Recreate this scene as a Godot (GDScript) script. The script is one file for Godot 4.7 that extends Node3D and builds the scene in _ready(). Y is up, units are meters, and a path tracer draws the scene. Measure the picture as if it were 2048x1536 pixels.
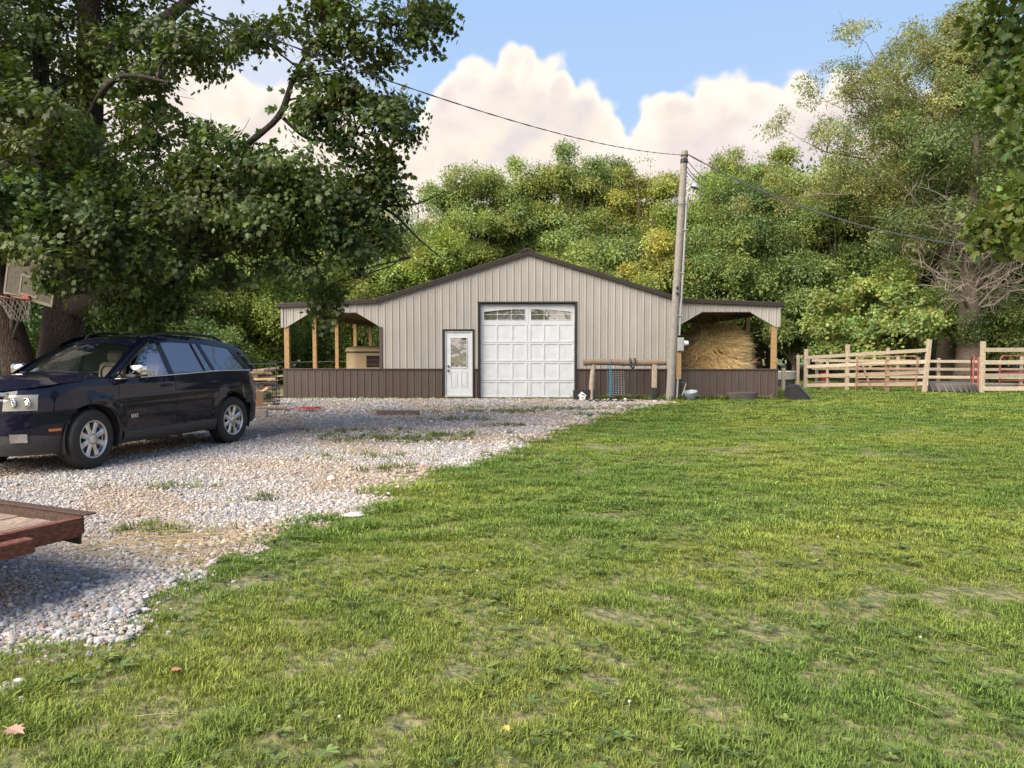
extends Node3D

# ---------------------------------------------------------------- mesh builder
class MB:
	var v := PackedVector3Array()
	var n := PackedVector3Array()
	var c := PackedColorArray()
	var ix := PackedInt32Array()
	var col := Color(1, 1, 1)
	var xf := Transform3D()
	func put(p: Vector3, nn: Vector3) -> int:
		v.append(xf * p); n.append((xf.basis * nn).normalized()); c.append(col)
		return v.size() - 1
	# a flat polygon, turned so that it faces «out»
	func face(p: Array, out: Vector3) -> void:
		var nn: Vector3 = (p[1] - p[0]).cross(p[2] - p[0])
		if nn.length_squared() < 1e-16 and p.size() > 3:
			nn = (p[2] - p[0]).cross(p[3] - p[0])
		if nn.length_squared() < 1e-18:
			return
		nn = nn.normalized()
		var back := nn.dot(out) < 0.0
		if back:
			nn = -nn
		var s := v.size()
		for q in p:
			put(q, nn)
		for k in range(1, p.size() - 1):
			if back:
				ix.append(s); ix.append(s + k); ix.append(s + k + 1)
			else:
				ix.append(s); ix.append(s + k + 1); ix.append(s + k)
	# a triangle wound to agree with the normal of its first corner
	func tri(i: int, j: int, k: int) -> void:
		ix.append(i)
		if (v[k] - v[i]).cross(v[j] - v[i]).dot(n[i] + n[j] + n[k]) >= 0.0:
			ix.append(j); ix.append(k)
		else:
			ix.append(k); ix.append(j)
	func box(ctr: Vector3, size: Vector3, ch := 0.0, b := Basis()) -> void:
		var h := size * 0.5
		if ch <= 0.0:
			for a in 3:
				for s in [-1.0, 1.0]:
					var o := Vector3(); o[a] = s
					var pts := []
					for q in [[-1, -1], [1, -1], [1, 1], [-1, 1]]:
						var p := Vector3(); p[a] = s * h[a]; p[(a + 1) % 3] = q[0] * h[(a + 1) % 3]; p[(a + 2) % 3] = q[1] * h[(a + 2) % 3]
						pts.append(ctr + b * p)
					face(pts, b * o)
			return
		ch = minf(ch, minf(h.x, minf(h.y, h.z)) * 0.8)
		var at := func(s: Vector3, a: int) -> Vector3:
			var p := Vector3(s.x * (h.x - ch), s.y * (h.y - ch), s.z * (h.z - ch))
			p[a] = s[a] * h[a]
			return ctr + b * p
		for a in 3:
			var e := (a + 1) % 3
			var f := (a + 2) % 3
			for s in [-1.0, 1.0]:
				var pts := []
				for q in [[-1, -1], [1, -1], [1, 1], [-1, 1]]:
					var sg := Vector3(); sg[a] = s; sg[e] = q[0]; sg[f] = q[1]
					pts.append(at.call(sg, a))
				var o := Vector3(); o[a] = s
				face(pts, b * o)
			for s1 in [-1.0, 1.0]:
				for s2 in [-1.0, 1.0]:
					var g := Vector3(); g[a] = s1; g[e] = s2
					var g0 := g; g0[f] = -1
					var g1 := g; g1[f] = 1
					face([at.call(g0, a), at.call(g1, a), at.call(g1, e), at.call(g0, e)], b * g)
		for sx in [-1.0, 1.0]:
			for sy in [-1.0, 1.0]:
				for sz in [-1.0, 1.0]:
					var g := Vector3(sx, sy, sz)
					face([at.call(g, 0), at.call(g, 1), at.call(g, 2)], b * g)
	# a beam from a to b with a rectangular section
	func beam(a: Vector3, b: Vector3, w: float, h: float, ch := 0.004, up := Vector3.UP) -> void:
		var d := (b - a)
		var x := d.normalized()
		var z := x.cross(up)
		if z.length() < 1e-3:
			z = x.cross(Vector3(0, 0, 1))
		z = z.normalized()
		box((a + b) * 0.5, Vector3(d.length(), h, w), ch, Basis(x, z.cross(x), z))
	func tube(p: Array, r: Array, sides := 8, caps := true) -> void:
		var m := p.size()
		var t0: Vector3 = (p[1] - p[0]).normalized()
		var u := t0.cross(Vector3(0.31, 0.2, 0.93)).normalized()
		var first := v.size()
		for i in m:
			var t: Vector3 = (p[mini(i + 1, m - 1)] - p[maxi(i - 1, 0)]).normalized()
			u = (u - t * u.dot(t)).normalized()
			var w := t.cross(u)
			for k in sides:
				var a := TAU * k / sides
				var nn := u * cos(a) + w * sin(a)
				put(p[i] + nn * r[i], nn)
		for i in m - 1:
			for k in sides:
				var a := first + i * sides + k
				var b := first + i * sides + (k + 1) % sides
				ix.append(a); ix.append(a + sides); ix.append(b)
				ix.append(b); ix.append(a + sides); ix.append(b + sides)
		if caps:
			for e in [0, m - 1]:
				var pts := []
				for k in sides:
					pts.append(xf.affine_inverse() * v[first + e * sides + k])
				face(pts, (p[0] - p[1]) if e == 0 else (p[m - 1] - p[m - 2]))
	# rows of points; smooth normals
	func sheet(rows: Array, close := false, skip := {}) -> void:
		var rn := rows.size()
		var cn: int = rows[0].size()
		var first := v.size()
		for i in rn:
			for k in cn:
				var k0 := (k - 1 + cn) % cn if close else maxi(k - 1, 0)
				var k1 := (k + 1) % cn if close else mini(k + 1, cn - 1)
				var du: Vector3 = rows[i][k1] - rows[i][k0]
				var dv: Vector3 = rows[mini(i + 1, rn - 1)][k] - rows[maxi(i - 1, 0)][k]
				var nn := du.cross(dv)
				put(rows[i][k], nn.normalized() if nn.length() > 1e-12 else Vector3.UP)
		for i in rn - 1:
			for k in (cn if close else cn - 1):
				var k2 := (k + 1) % cn
				if skip.size() and (skip.has(i * cn + k) or skip.has(i * cn + k2) or skip.has((i + 1) * cn + k) or skip.has((i + 1) * cn + k2)):
					continue
				var a := first + i * cn + k
				var b := first + i * cn + k2
				ix.append(a); ix.append(a + cn); ix.append(b)
				ix.append(b); ix.append(a + cn); ix.append(b + cn)
	# profile of (radius, height) pairs turned round an axis
	func lathe(prof: Array, sides: int, o := Vector3.ZERO, b := Basis()) -> void:
		var rows := []
		for q in prof:
			var row := PackedVector3Array()
			for k in sides:
				var a := -TAU * k / sides
				row.append(o + b * Vector3(cos(a) * q[0], q[1], sin(a) * q[0]))
			rows.append(row)
		sheet(rows, true)
	# outline in the XY plane pushed from z0 to z1
	func prism(poly: PackedVector2Array, z0: float, z1: float) -> void:
		var tri := Geometry2D.triangulate_polygon(poly)
		for e in [[z0, -1.0], [z1, 1.0]]:
			for k in range(0, tri.size(), 3):
				face([Vector3(poly[tri[k]].x, poly[tri[k]].y, e[0]), Vector3(poly[tri[k + 1]].x, poly[tri[k + 1]].y, e[0]), Vector3(poly[tri[k + 2]].x, poly[tri[k + 2]].y, e[0])], Vector3(0, 0, e[1]))
		var turn := 0.0
		for k in poly.size():
			turn += poly[k].cross(poly[(k + 1) % poly.size()])
		for k in poly.size():
			var a := poly[k]
			var q := poly[(k + 1) % poly.size()]
			var d := (q - a) * signf(turn)
			face([Vector3(a.x, a.y, z0), Vector3(q.x, q.y, z0), Vector3(q.x, q.y, z1), Vector3(a.x, a.y, z1)], Vector3(d.y, -d.x, 0))
	func mesh() -> ArrayMesh:
		var a := []
		a.resize(Mesh.ARRAY_MAX)
		a[Mesh.ARRAY_VERTEX] = v; a[Mesh.ARRAY_NORMAL] = n; a[Mesh.ARRAY_COLOR] = c; a[Mesh.ARRAY_INDEX] = ix
		var m := ArrayMesh.new()
		m.add_surface_from_arrays(Mesh.PRIMITIVE_TRIANGLES, a)
		return m

# copies of one mesh, as a MultiMesh buffer
class Spread:
	var b := PackedFloat32Array()
	var count := 0
	func add(t: Transform3D, c: Color) -> void:
		var x := t.basis.x
		var y := t.basis.y
		var z := t.basis.z
		var o := t.origin
		b.append_array(PackedFloat32Array([x.x, y.x, z.x, o.x, x.y, y.y, z.y, o.y, x.z, y.z, z.z, o.z, c.r, c.g, c.b, 1.0]))
		count += 1
	func node(called: String, m: Mesh, mat: Material) -> MultiMeshInstance3D:
		var mm := MultiMesh.new()
		mm.transform_format = MultiMesh.TRANSFORM_3D
		mm.use_colors = true
		mm.mesh = m
		mm.instance_count = count
		mm.buffer = b
		var o := MultiMeshInstance3D.new()
		o.name = called
		o.multimesh = mm
		o.material_override = mat
		return o

# ---------------------------------------------------------------- naming
var taken := {}

func numbered(called: String) -> String:
	if not taken.has(called):
		taken[called] = 0
		return called
	taken[called] += 1
	return "%s_%03d" % [called, taken[called]]

func tag(o: Node3D, label: String, category: String, group := "", kind := "") -> Node3D:
	if label: o.set_meta("label", label)
	if category: o.set_meta("category", category)
	if group: o.set_meta("group", group)
	if kind: o.set_meta("kind", kind)
	return o

func thing(called: String, label: String, category: String, at := Vector3.ZERO, turn := 0.0, group := "") -> Node3D:
	var o := Node3D.new()
	o.name = numbered(called)
	add_child(o)
	o.position = at
	o.rotation.y = turn
	return tag(o, label, category, group)

func obj(called: String, mb: MB, m: Material, parent: Node = null) -> MeshInstance3D:
	return obj_mesh(called, mb.mesh(), m, parent)

func obj_mesh(called: String, me: Mesh, m: Material, parent: Node = null) -> MeshInstance3D:
	var o := MeshInstance3D.new()
	o.name = called if parent else numbered(called)
	o.mesh = me
	o.material_override = m
	if parent:
		parent.add_child(o, true)
	else:
		add_child(o)
	return o

# ---------------------------------------------------------------- materials
func ramp(stops: Array) -> Gradient:
	var g := Gradient.new()
	var off := PackedFloat32Array()
	var cols := PackedColorArray()
	for s in stops:
		off.append(s[0])
		var k: Color = s[1] if s[1] is Color else Color(s[1], s[1], s[1])
		cols.append(k.linear_to_srgb())
	g.offsets = off
	g.colors = cols
	return g

func noise(sd: int, freq: float, kind := FastNoiseLite.TYPE_SIMPLEX_SMOOTH, oct := 4) -> FastNoiseLite:
	var f := FastNoiseLite.new()
	f.seed = sd
	f.frequency = freq
	f.noise_type = kind
	f.fractal_octaves = oct
	f.fractal_type = FastNoiseLite.FRACTAL_FBM if oct > 1 else FastNoiseLite.FRACTAL_NONE
	return f

func ntex(f: FastNoiseLite, stops: Array, size := 512, bump := 0.0) -> NoiseTexture2D:
	var t := NoiseTexture2D.new()
	t.width = size
	t.height = size
	t.seamless = true
	t.noise = f
	if bump > 0.0:
		t.as_normal_map = true
		t.bump_strength = bump
	elif stops:
		t.color_ramp = ramp(stops)
	return t

func mat(c: Color, rough := 0.8, metal := 0.0, tex: Texture2D = null, scale := Vector3.ONE, nrm: Texture2D = null, ns := 1.0, world := false) -> StandardMaterial3D:
	var m := StandardMaterial3D.new()
	m.albedo_color = c.linear_to_srgb()
	m.roughness = rough
	m.metallic = metal
	if tex: m.albedo_texture = tex
	if nrm:
		m.normal_enabled = true
		m.normal_texture = nrm
		m.normal_scale = ns
	if tex or nrm:
		m.uv1_triplanar = true
		m.uv1_world_triplanar = world
		m.uv1_scale = scale
	return m

var M := {}
var T := {}

func materials() -> void:
	T.soft = ntex(noise(3, 0.012), [[0.2, 0.90], [0.5, 0.965], [0.8, 1.0]])
	T.fine = ntex(noise(4, 0.05, FastNoiseLite.TYPE_SIMPLEX, 5), [[0.2, 0.6], [0.5, 0.85], [0.8, 1.0]])
	T.grain = ntex(noise(5, 0.03, FastNoiseLite.TYPE_SIMPLEX, 5), [[0.25, 0.45], [0.42, 0.78], [0.55, 0.9], [0.75, 1.0]])
	T.rust = ntex(noise(6, 0.02, FastNoiseLite.TYPE_SIMPLEX, 5), [[0.25, Color(0.55, 0.45, 0.40)], [0.5, Color(0.82, 0.76, 0.72)], [0.75, Color(1, 1, 1)]])
	T.bumpfine = ntex(noise(7, 0.05, FastNoiseLite.TYPE_SIMPLEX, 4), [], 512, 6.0)
	T.bumpwave = ntex(noise(8, 0.006, FastNoiseLite.TYPE_SIMPLEX_SMOOTH, 2), [], 512, 6.0)
	T.dirt = ntex(noise(9, 0.02, FastNoiseLite.TYPE_SIMPLEX, 5), [[0.3, 0.62], [0.45, 0.92], [0.55, 1.0]])
	var cel := noise(10, 0.06, FastNoiseLite.TYPE_CELLULAR, 1)
	cel.cellular_return_type = FastNoiseLite.RETURN_DISTANCE
	T.cells = ntex(cel, [], 512, 8.0)
	var barkn := noise(12, 0.035, FastNoiseLite.TYPE_CELLULAR, 2)
	barkn.cellular_return_type = FastNoiseLite.RETURN_DISTANCE2_SUB
	T.barkh = ntex(barkn, [[0.0, 0.0], [0.4, 0.8], [1.0, 1.0]])
	T.bark = ntex(noise(13, 0.03, FastNoiseLite.TYPE_SIMPLEX, 5), [[0.25, 0.35], [0.5, 0.75], [0.8, 1.0]])

	M.tan = mat(Color(0.30, 0.284, 0.266), 0.42, 0.0, T.soft, Vector3(0.35, 0.12, 0.35))
	M.brown = mat(Color(0.078, 0.058, 0.050), 0.40, 0.0, T.soft, Vector3(0.5, 0.2, 0.5))
	M.tans = []
	M.browns = []
	for s in [1.0, 0.955, 1.035]:
		M.tans.append(mat(Color(0.315 * s, 0.297 * s, 0.277 * s), 0.42, 0.0, T.soft, Vector3(0.35, 0.12, 0.35)))
		M.browns.append(mat(Color(0.076 * s, 0.057 * s * s, 0.049 * s * s), 0.40 + 0.06 * s, 0.0, T.soft, Vector3(0.5, 0.2, 0.5)))
	M.boards = []
	for s in [1.0, 0.84, 1.1, 0.74]:
		M.boards.append(mat(Color(0.46 * s, 0.385 * s, 0.285 * s), 0.85, 0.0, T.grain, Vector3(0.35, 5, 5), T.bumpfine, 0.6))
	M.trim = mat(Color(0.028, 0.022, 0.019), 0.38)
	M.roof = mat(Color(0.05, 0.04, 0.036), 0.4)
	M.white = mat(Color(0.53, 0.555, 0.59), 0.45, 0.0, T.soft, Vector3(0.4, 0.4, 0.4))
	M.white2 = mat(Color(0.53, 0.55, 0.575), 0.5, 0.0, T.soft, Vector3(0.7, 0.7, 0.7))
	M.pine_y = mat(Color(0.36, 0.225, 0.105), 0.75, 0.0, T.grain, Vector3(5, 0.35, 5), T.bumpfine, 0.4)
	M.pine_x = mat(Color(0.45, 0.33, 0.20), 0.8, 0.0, T.grain, Vector3(0.4, 6, 6), T.bumpfine, 0.4)
	M.grey_x = mat(Color(0.46, 0.385, 0.285), 0.85, 0.0, T.grain, Vector3(0.35, 5, 5), T.bumpfine, 0.6)
	M.grey_y = mat(Color(0.43, 0.355, 0.265), 0.85, 0.0, T.grain, Vector3(5, 0.35, 5), T.bumpfine, 0.6)
	M.pole = mat(Color(0.285, 0.262, 0.238), 0.9, 0.0, T.grain, Vector3(6, 0.25, 6), T.bumpfine, 0.8)
	M.log_x = mat(Color(0.25, 0.185, 0.135), 0.9, 0.0, T.grain, Vector3(0.5, 5, 5), T.bumpfine, 1.0)
	M.galv = mat(Color(0.50, 0.51, 0.52), 0.45, 0.5, T.soft, Vector3(2, 2, 2))
	M.greypaint = mat(Color(0.29, 0.295, 0.30), 0.5, 0.0, T.soft, Vector3(3, 3, 3))
	M.black = mat(Color(0.022, 0.022, 0.024), 0.6, 0.0, T.fine, Vector3(3, 3, 3))
	M.rubber = mat(Color(0.03, 0.03, 0.031), 0.8, 0.0, T.fine, Vector3(4, 4, 4), T.bumpfine, 0.5)
	M.iron = mat(Color(0.035, 0.033, 0.03), 0.6, 0.3)
	M.rusty = mat(Color(0.17, 0.062, 0.042), 0.75, 0.1, T.rust, Vector3(1.3, 4, 1.3), T.bumpfine, 0.5)
	M.rustdark = mat(Color(0.075, 0.045, 0.035), 0.75, 0.1, T.rust, Vector3(3, 3, 3), T.bumpfine, 0.5)
	M.red = mat(Color(0.27, 0.065, 0.055), 0.55, 0.0, T.dirt, Vector3(2, 2, 2))
	M.rustgate = mat(Color(0.30, 0.15, 0.095), 0.7, 0.0, T.rust, Vector3(2, 2, 2))
	M.blue = mat(Color(0.03, 0.16, 0.26), 0.8)
	M.card = mat(Color(0.42, 0.25, 0.14), 0.9, 0.0, T.soft, Vector3(2, 2, 2))
	M.cream = mat(Color(0.45, 0.35, 0.21), 0.5, 0.0, T.soft, Vector3(0.8, 0.8, 0.8))
	M.creamlight = mat(Color(0.45, 0.35, 0.21), 0.45, 0.0, T.soft, Vector3(0.8, 0.8, 0.8))
	M.deckwood = mat(Color(0.36, 0.27, 0.21), 0.85, 0.0, T.grain, Vector3(6, 6, 0.5), T.bumpfine, 0.7)
	M.deckwood2 = mat(Color(0.30, 0.215, 0.165), 0.85, 0.0, T.grain, Vector3(7, 7, 0.4), T.bumpfine, 0.7)
	M.wire = mat(Color(0.05, 0.05, 0.055), 0.6)
	M.barkbig = mat(Color(0.062, 0.048, 0.037), 0.95, 0.0, T.bark, Vector3(2.2, 0.55, 2.2))
	bumpy(M.barkbig, T.barkh, 6.0)
	M.barkred = mat(Color(0.062, 0.036, 0.025), 0.95, 0.0, T.bark, Vector3(2.6, 0.4, 2.6))
	bumpy(M.barkred, T.barkh, 5.0)
	M.barkfar = mat(Color(0.12, 0.095, 0.072), 0.95, 0.0, T.bark, Vector3(1.6, 0.4, 1.6))
	M.barkpale = mat(Color(0.27, 0.22, 0.165), 0.95, 0.0, T.bark, Vector3(1.6, 0.4, 1.6))
	M.deadwood = mat(Color(0.34, 0.29, 0.235), 0.95, 0.0, T.bark, Vector3(1.6, 0.8, 1.6))
	M.leaf = leafmat(0.7)
	M.mapleleaf = leafmat(0.75)
	M.grass = leafmat(0.6)
	M.grass.roughness = 0.8
	M.stone = mat(Color(1, 1, 1), 0.9, 0.0, T.fine, Vector3(6, 6, 6), T.bumpfine, 0.5)
	M.stone.vertex_color_use_as_albedo = true
	M.straw = mat(Color(1, 1, 1), 0.7)
	M.straw.vertex_color_use_as_albedo = true

func bumpy(m: StandardMaterial3D, t: Texture2D, cm: float) -> void:
	m.heightmap_enabled = true
	m.heightmap_texture = t
	m.heightmap_scale = cm

func leafmat(back: float) -> StandardMaterial3D:
	var m := StandardMaterial3D.new()
	m.vertex_color_use_as_albedo = true
	m.roughness = 0.55
	m.cull_mode = BaseMaterial3D.CULL_DISABLED
	m.backlight_enabled = true
	m.backlight = Color(back * 0.95, back, back * 0.35).linear_to_srgb()
	return m

# ---------------------------------------------------------------- camera, sky, sun
const SUN_FROM := Vector3(-0.60, 0.70, 0.57)

func light_and_camera() -> void:
	var cam := Camera3D.new()
	cam.name = "camera"
	add_child(cam)
	cam.position = Vector3(0, 1.55, 0)
	cam.rotation = Vector3(-atan(68.0 / 1490.0), 0, 0)
	cam.fov = rad_to_deg(2.0 * atan(768.0 / 1490.0))
	cam.near = 0.05
	cam.far = 2000.0
	cam.current = true
	var we := WorldEnvironment.new()
	we.name = "environment"
	var e := Environment.new()
	e.background_mode = Environment.BG_SKY
	e.tonemap_mode = Environment.TONE_MAPPER_LINEAR
	e.tonemap_exposure = 2.2
	e.sdfgi_enabled = true
	e.ssao_enabled = true
	e.ssil_enabled = true
	var sky := Sky.new()
	var pm := PanoramaSkyMaterial.new()
	pm.panorama = ImageTexture.create_from_image(paint_sky())
	pm.energy_multiplier = 0.46
	sky.sky_material = pm
	e.sky = sky
	e.background_energy_multiplier = 1.0
	we.environment = e
	add_child(we)
	var sun := DirectionalLight3D.new()
	sun.name = "sun"
	sun.light_color = Color(1.0, 0.95, 0.87)
	sun.light_energy = 1.55
	sun.light_angular_distance = 55.0
	sun.shadow_enabled = true
	add_child(sun)
	sun.look_at_from_position(SUN_FROM * 100.0, Vector3.ZERO)

# the height of the cloud tops above the horizon, in degrees, by direction
var cloud_az := [-180.0, -150.0, -120.0, -90.0, -60.0, -40.0, -25.0, -14.0, -9.5, -7.6, -5.8, -3.5, -1.5, 0.2, 1.3, 2.2, 3.8, 5.0, 6.8, 8.0, 8.6, 10.2, 12.5, 15.2, 18.0, 22.0, 26.0, 30.0, 36.0, 48.0, 62.0, 90.0, 120.0, 150.0, 180.0]
var cloud_el := [15.0, 19.0, 14.0, 20.0, 15.0, 18.0, 19.5, 18.5, 16.0, 16.4, 19.2, 21.2, 20.4, 21.8, 22.0, 20.5, 20.7, 19.3, 18.5, 17.2, 16.2, 17.9, 18.7, 19.0, 18.8, 18.3, 17.6, 17.2, 16.5, 15.0, 19.0, 14.0, 18.0, 13.0, 15.0]
var sky_a: FastNoiseLite
var sky_b: FastNoiseLite
var sky_c: FastNoiseLite
var sky_d: FastNoiseLite

func cloud_top(az: float) -> float:
	for k in cloud_az.size() - 1:
		if az <= cloud_az[k + 1]:
			var t: float = (az - cloud_az[k]) / (cloud_az[k + 1] - cloud_az[k])
			return lerpf(cloud_el[k], cloud_el[k + 1], t * t * (3.0 - 2.0 * t))
	return 15.0

func sky_colour(az: float, el: float) -> Color:
	# az in degrees to the right of the view, el in degrees up
	var clear := Color(0.50, 0.70, 0.98).lerp(Color(0.30, 0.50, 0.93), clampf((el - 12.0) / 30.0, 0.0, 1.0))
	clear = clear.lerp(Color(0.17, 0.33, 0.74), clampf((el - 42.0) / 48.0, 0.0, 1.0))
	var ca := cos(deg_to_rad(az)) * 60.0
	var sa := sin(deg_to_rad(az)) * 60.0
	# thin high wisps
	var w := sky_c.get_noise_3d(ca * 0.35, el * 1.5 + sa * 0.35, sa * 0.35) * 0.5 + 0.5
	var wm := smoothstep(0.50, 0.78, w) * 0.6 * smoothstep(70.0, 45.0, el)
	clear = clear.lerp(Color(0.98, 0.90, 0.88), wm)
	# the veil that lies left of the great cloud
	var veil := smoothstep(-6.0, -16.0, az) * smoothstep(-70.0, -45.0, az) * smoothstep(34.0, 18.0, el)
	clear = clear.lerp(Color(0.90, 0.88, 0.92), 0.6 * veil)
	# heaped clouds
	var puff := (absf(sky_a.get_noise_3d(ca, el, sa)) * 2.0 - 0.5) * 0.95 + sky_b.get_noise_3d(ca, el, sa) * 1.15
	var top := cloud_top(az) + puff
	var d := top - el
	if d < -1.0:
		return clear
	# heaps within the cloud: the side turned to the sun is bright, the other falls into shade
	var h0 := sky_d.get_noise_3d(ca, el * 1.25, sa)
	var h1 := sky_d.get_noise_3d(cos(deg_to_rad(az - 0.9)) * 60.0, (el + 1.0) * 1.25, sin(deg_to_rad(az - 0.9)) * 60.0)
	var relief := clampf((h0 - h1) * 3.0, -1.0, 1.0)
	var lit := sky_a.get_noise_3d(ca * 0.12 + 40.0, el * 0.2, sa * 0.12) * 0.5 + 0.5
	var body := Color(0.97, 0.86, 0.765).lerp(Color(0.92, 0.80, 0.775), smoothstep(0.35, 0.62, lit))
	body = body.lerp(Color(0.84, 0.78, 0.84), smoothstep(0.62, 0.85, lit) * 0.8 * smoothstep(1.0, 4.0, d))
	body = body.lerp(Color(1.16, 1.07, 0.93), smoothstep(2.6, 0.4, d) * 0.75)
	body = body.lerp(Color(1.10, 0.99, 0.82), smoothstep(16.0, 5.0, absf(az + 4.0)) * 0.45 * smoothstep(18.0, 10.0, el))
	body = body.lerp(Color(0.72, 0.67, 0.73), clampf(-relief, 0.0, 1.0) * 0.55 * smoothstep(0.2, 2.0, d))
	body = body.lerp(Color(1.14, 1.06, 0.95), clampf(relief, 0.0, 1.0) * 0.45)
	return clear.lerp(body, smoothstep(-0.35, 0.6, d + sky_d.get_noise_3d(ca * 3.0, el * 3.5, sa * 3.0) * 0.5))

func paint_sky() -> Image:
	sky_a = noise(21, 0.22, FastNoiseLite.TYPE_SIMPLEX_SMOOTH, 1)
	sky_b = noise(22, 0.30, FastNoiseLite.TYPE_SIMPLEX_SMOOTH, 4)
	sky_c = noise(23, 0.035, FastNoiseLite.TYPE_SIMPLEX_SMOOTH, 4)
	sky_d = noise(24, 0.10, FastNoiseLite.TYPE_SIMPLEX_SMOOTH, 5)
	var W := 768
	var H := 384
	var small := Image.create(W, H, false, Image.FORMAT_RGBF)
	for y in H:
		var el := 90.0 - (y + 0.5) * 180.0 / H
		for x in W:
			var az := (x + 0.5) * 360.0 / W
			if az > 180.0: az -= 360.0
			small.set_pixel(x, y, sky_colour(az, el) if el > -1.0 else Color(0.30, 0.29, 0.22))
	small.resize(W * 4, H * 4, Image.INTERPOLATE_BILINEAR)
	var BW := W * 4
	var BH := H * 4
	for y in range(int(BH * (90.0 - 44.0) / 180.0), BH / 2 + 4):
		var el := 90.0 - (y + 0.5) * 180.0 / BH
		for k in range(-340, 340):
			var az := (k + 0.5) * 360.0 / BW
			small.set_pixel((k + BW) % BW, y, sky_colour(az, el))
	return small

# ---------------------------------------------------------------- leaves and trees
func maple_outline() -> Array:
	# half of a five-lobed leaf, from stalk to tip, unit length
	var half := [[0.0, 0.0], [0.20, -0.06], [0.30, 0.10], [0.50, 0.20], [0.34, 0.34], [0.48, 0.56], [0.40, 0.60], [0.22, 0.52], [0.17, 0.72], [0.0, 1.0]]
	return half

func spray_mesh(sd: int, leaves: int, reach: float, size: float, maple: bool) -> ArrayMesh:
	var r := RandomNumberGenerator.new()
	r.seed = sd
	var mb := MB.new()
	for i in leaves:
		var dir := Vector3(r.randfn(), r.randfn() * 0.55 + 0.15, r.randfn()).normalized()
		var at := dir * reach * sqrt(r.randf())
		# the leaf hangs outward and a little down
		var f := (dir + Vector3(r.randfn() * 0.5, -0.35 + r.randfn() * 0.35, r.randfn() * 0.5)).normalized()
		var up := (Vector3.UP + Vector3(r.randfn(), 0, r.randfn()) * 0.45).normalized()
		var s := f.cross(up)
		if s.length() < 0.1:
			continue
		s = s.normalized()
		up = s.cross(f)
		var L := size * r.randf_range(0.65, 1.15)
		var g := r.randf_range(0.72, 1.22)
		mb.col = Color(g * r.randf_range(0.85, 1.2), g, g * r.randf_range(0.7, 1.1))
		var droop := r.randf_range(0.05, 0.3)
		if maple:
			var h := maple_outline()
			var mid := []
			for q in h:
				mid.append(at + f * (q[1] * L) - up * (droop * L * q[1] * q[1]))
			for sd2 in [-1.0, 1.0]:
				var base := mb.v.size()
				var nn: Vector3 = (up + s * sd2 * 0.25).normalized()
				mb.put(at + f * (0.42 * L) - up * (droop * L * 0.17), nn)
				for q in h:
					mb.put(at + f * (q[1] * L) + s * (q[0] * L * sd2 * 1.15) - up * (droop * L * q[1] * q[1] + absf(q[0]) * L * 0.22), nn)
				for k in h.size() - 1:
					mb.tri(base, base + 1 + k, base + 2 + k)
		else:
			var w := L * r.randf_range(0.42, 0.6)
			var tip := at + f * L - up * (droop * L)
			var m0 := at + f * (L * 0.45)
			var n0 := (up + s * 0.3).normalized()
			var n1 := (up - s * 0.3).normalized()
			var b := mb.v.size()
			mb.put(at, up); mb.put(m0 + s * w * 0.5 - up * w * 0.12, n0); mb.put(tip, up); mb.put(m0 - s * w * 0.5 - up * w * 0.12, n1)
			mb.tri(b, b + 1, b + 2); mb.tri(b, b + 2, b + 3)
	return mb.mesh()

var SP := {}

func sprays() -> void:
	SP.maple = spray_mesh(51, 13, 0.22, 0.080, true)
	SP.maple2 = spray_mesh(52, 9, 0.22, 0.088, true)
	SP.maplebig = spray_mesh(57, 10, 0.24, 0.135, true)
	SP.far = spray_mesh(53, 22, 0.40, 0.145, false)
	SP.fine = spray_mesh(54, 22, 0.40, 0.125, false)
	SP.deep = spray_mesh(55, 14, 0.75, 0.42, false)
	SP.shrub = spray_mesh(56, 18, 0.28, 0.11, false)

func spray_basis(r: RandomNumberGenerator, out: Vector3, size: float) -> Basis:
	var up := (Vector3.UP * 0.6 + out * 1.0 + Vector3(r.randfn(), r.randfn(), r.randfn()) * 0.35).normalized()
	var x := up.cross(Vector3(r.randfn(), r.randfn(), r.randfn())).normalized()
	return Basis(x, up, x.cross(up)).scaled(Vector3.ONE * size)

func leaf_tint(r: RandomNumberGenerator, c: Color, spread := 0.18) -> Color:
	var g := exp(r.randfn() * spread)
	var y := r.randfn() * 0.06
	return Color(c.r * g * (1.0 + y), c.g * g, c.b * g * (1.0 - y))

func limb(mb: MB, a: Vector3, b: Vector3, r0: float, r1: float, r: RandomNumberGenerator, bend := 0.12, sides := 6, segs := 5) -> Array:
	var d := b - a
	var off := Vector3(r.randfn(), r.randfn() * 0.6 + 0.5, r.randfn()) * d.length() * bend
	var p := []
	var rad := []
	for i in segs + 1:
		var t := float(i) / segs
		var wob := Vector3(r.randfn(), r.randfn(), r.randfn()) * d.length() * 0.018 * (1.0 if i > 0 and i < segs else 0.0)
		p.append(a + d * t + off * (4.0 * t * (1.0 - t)) * 0.5 + wob)
		rad.append(lerpf(r0, r1, pow(t, 0.8)))
	mb.tube(p, rad, sides, false)
	return p

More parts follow.
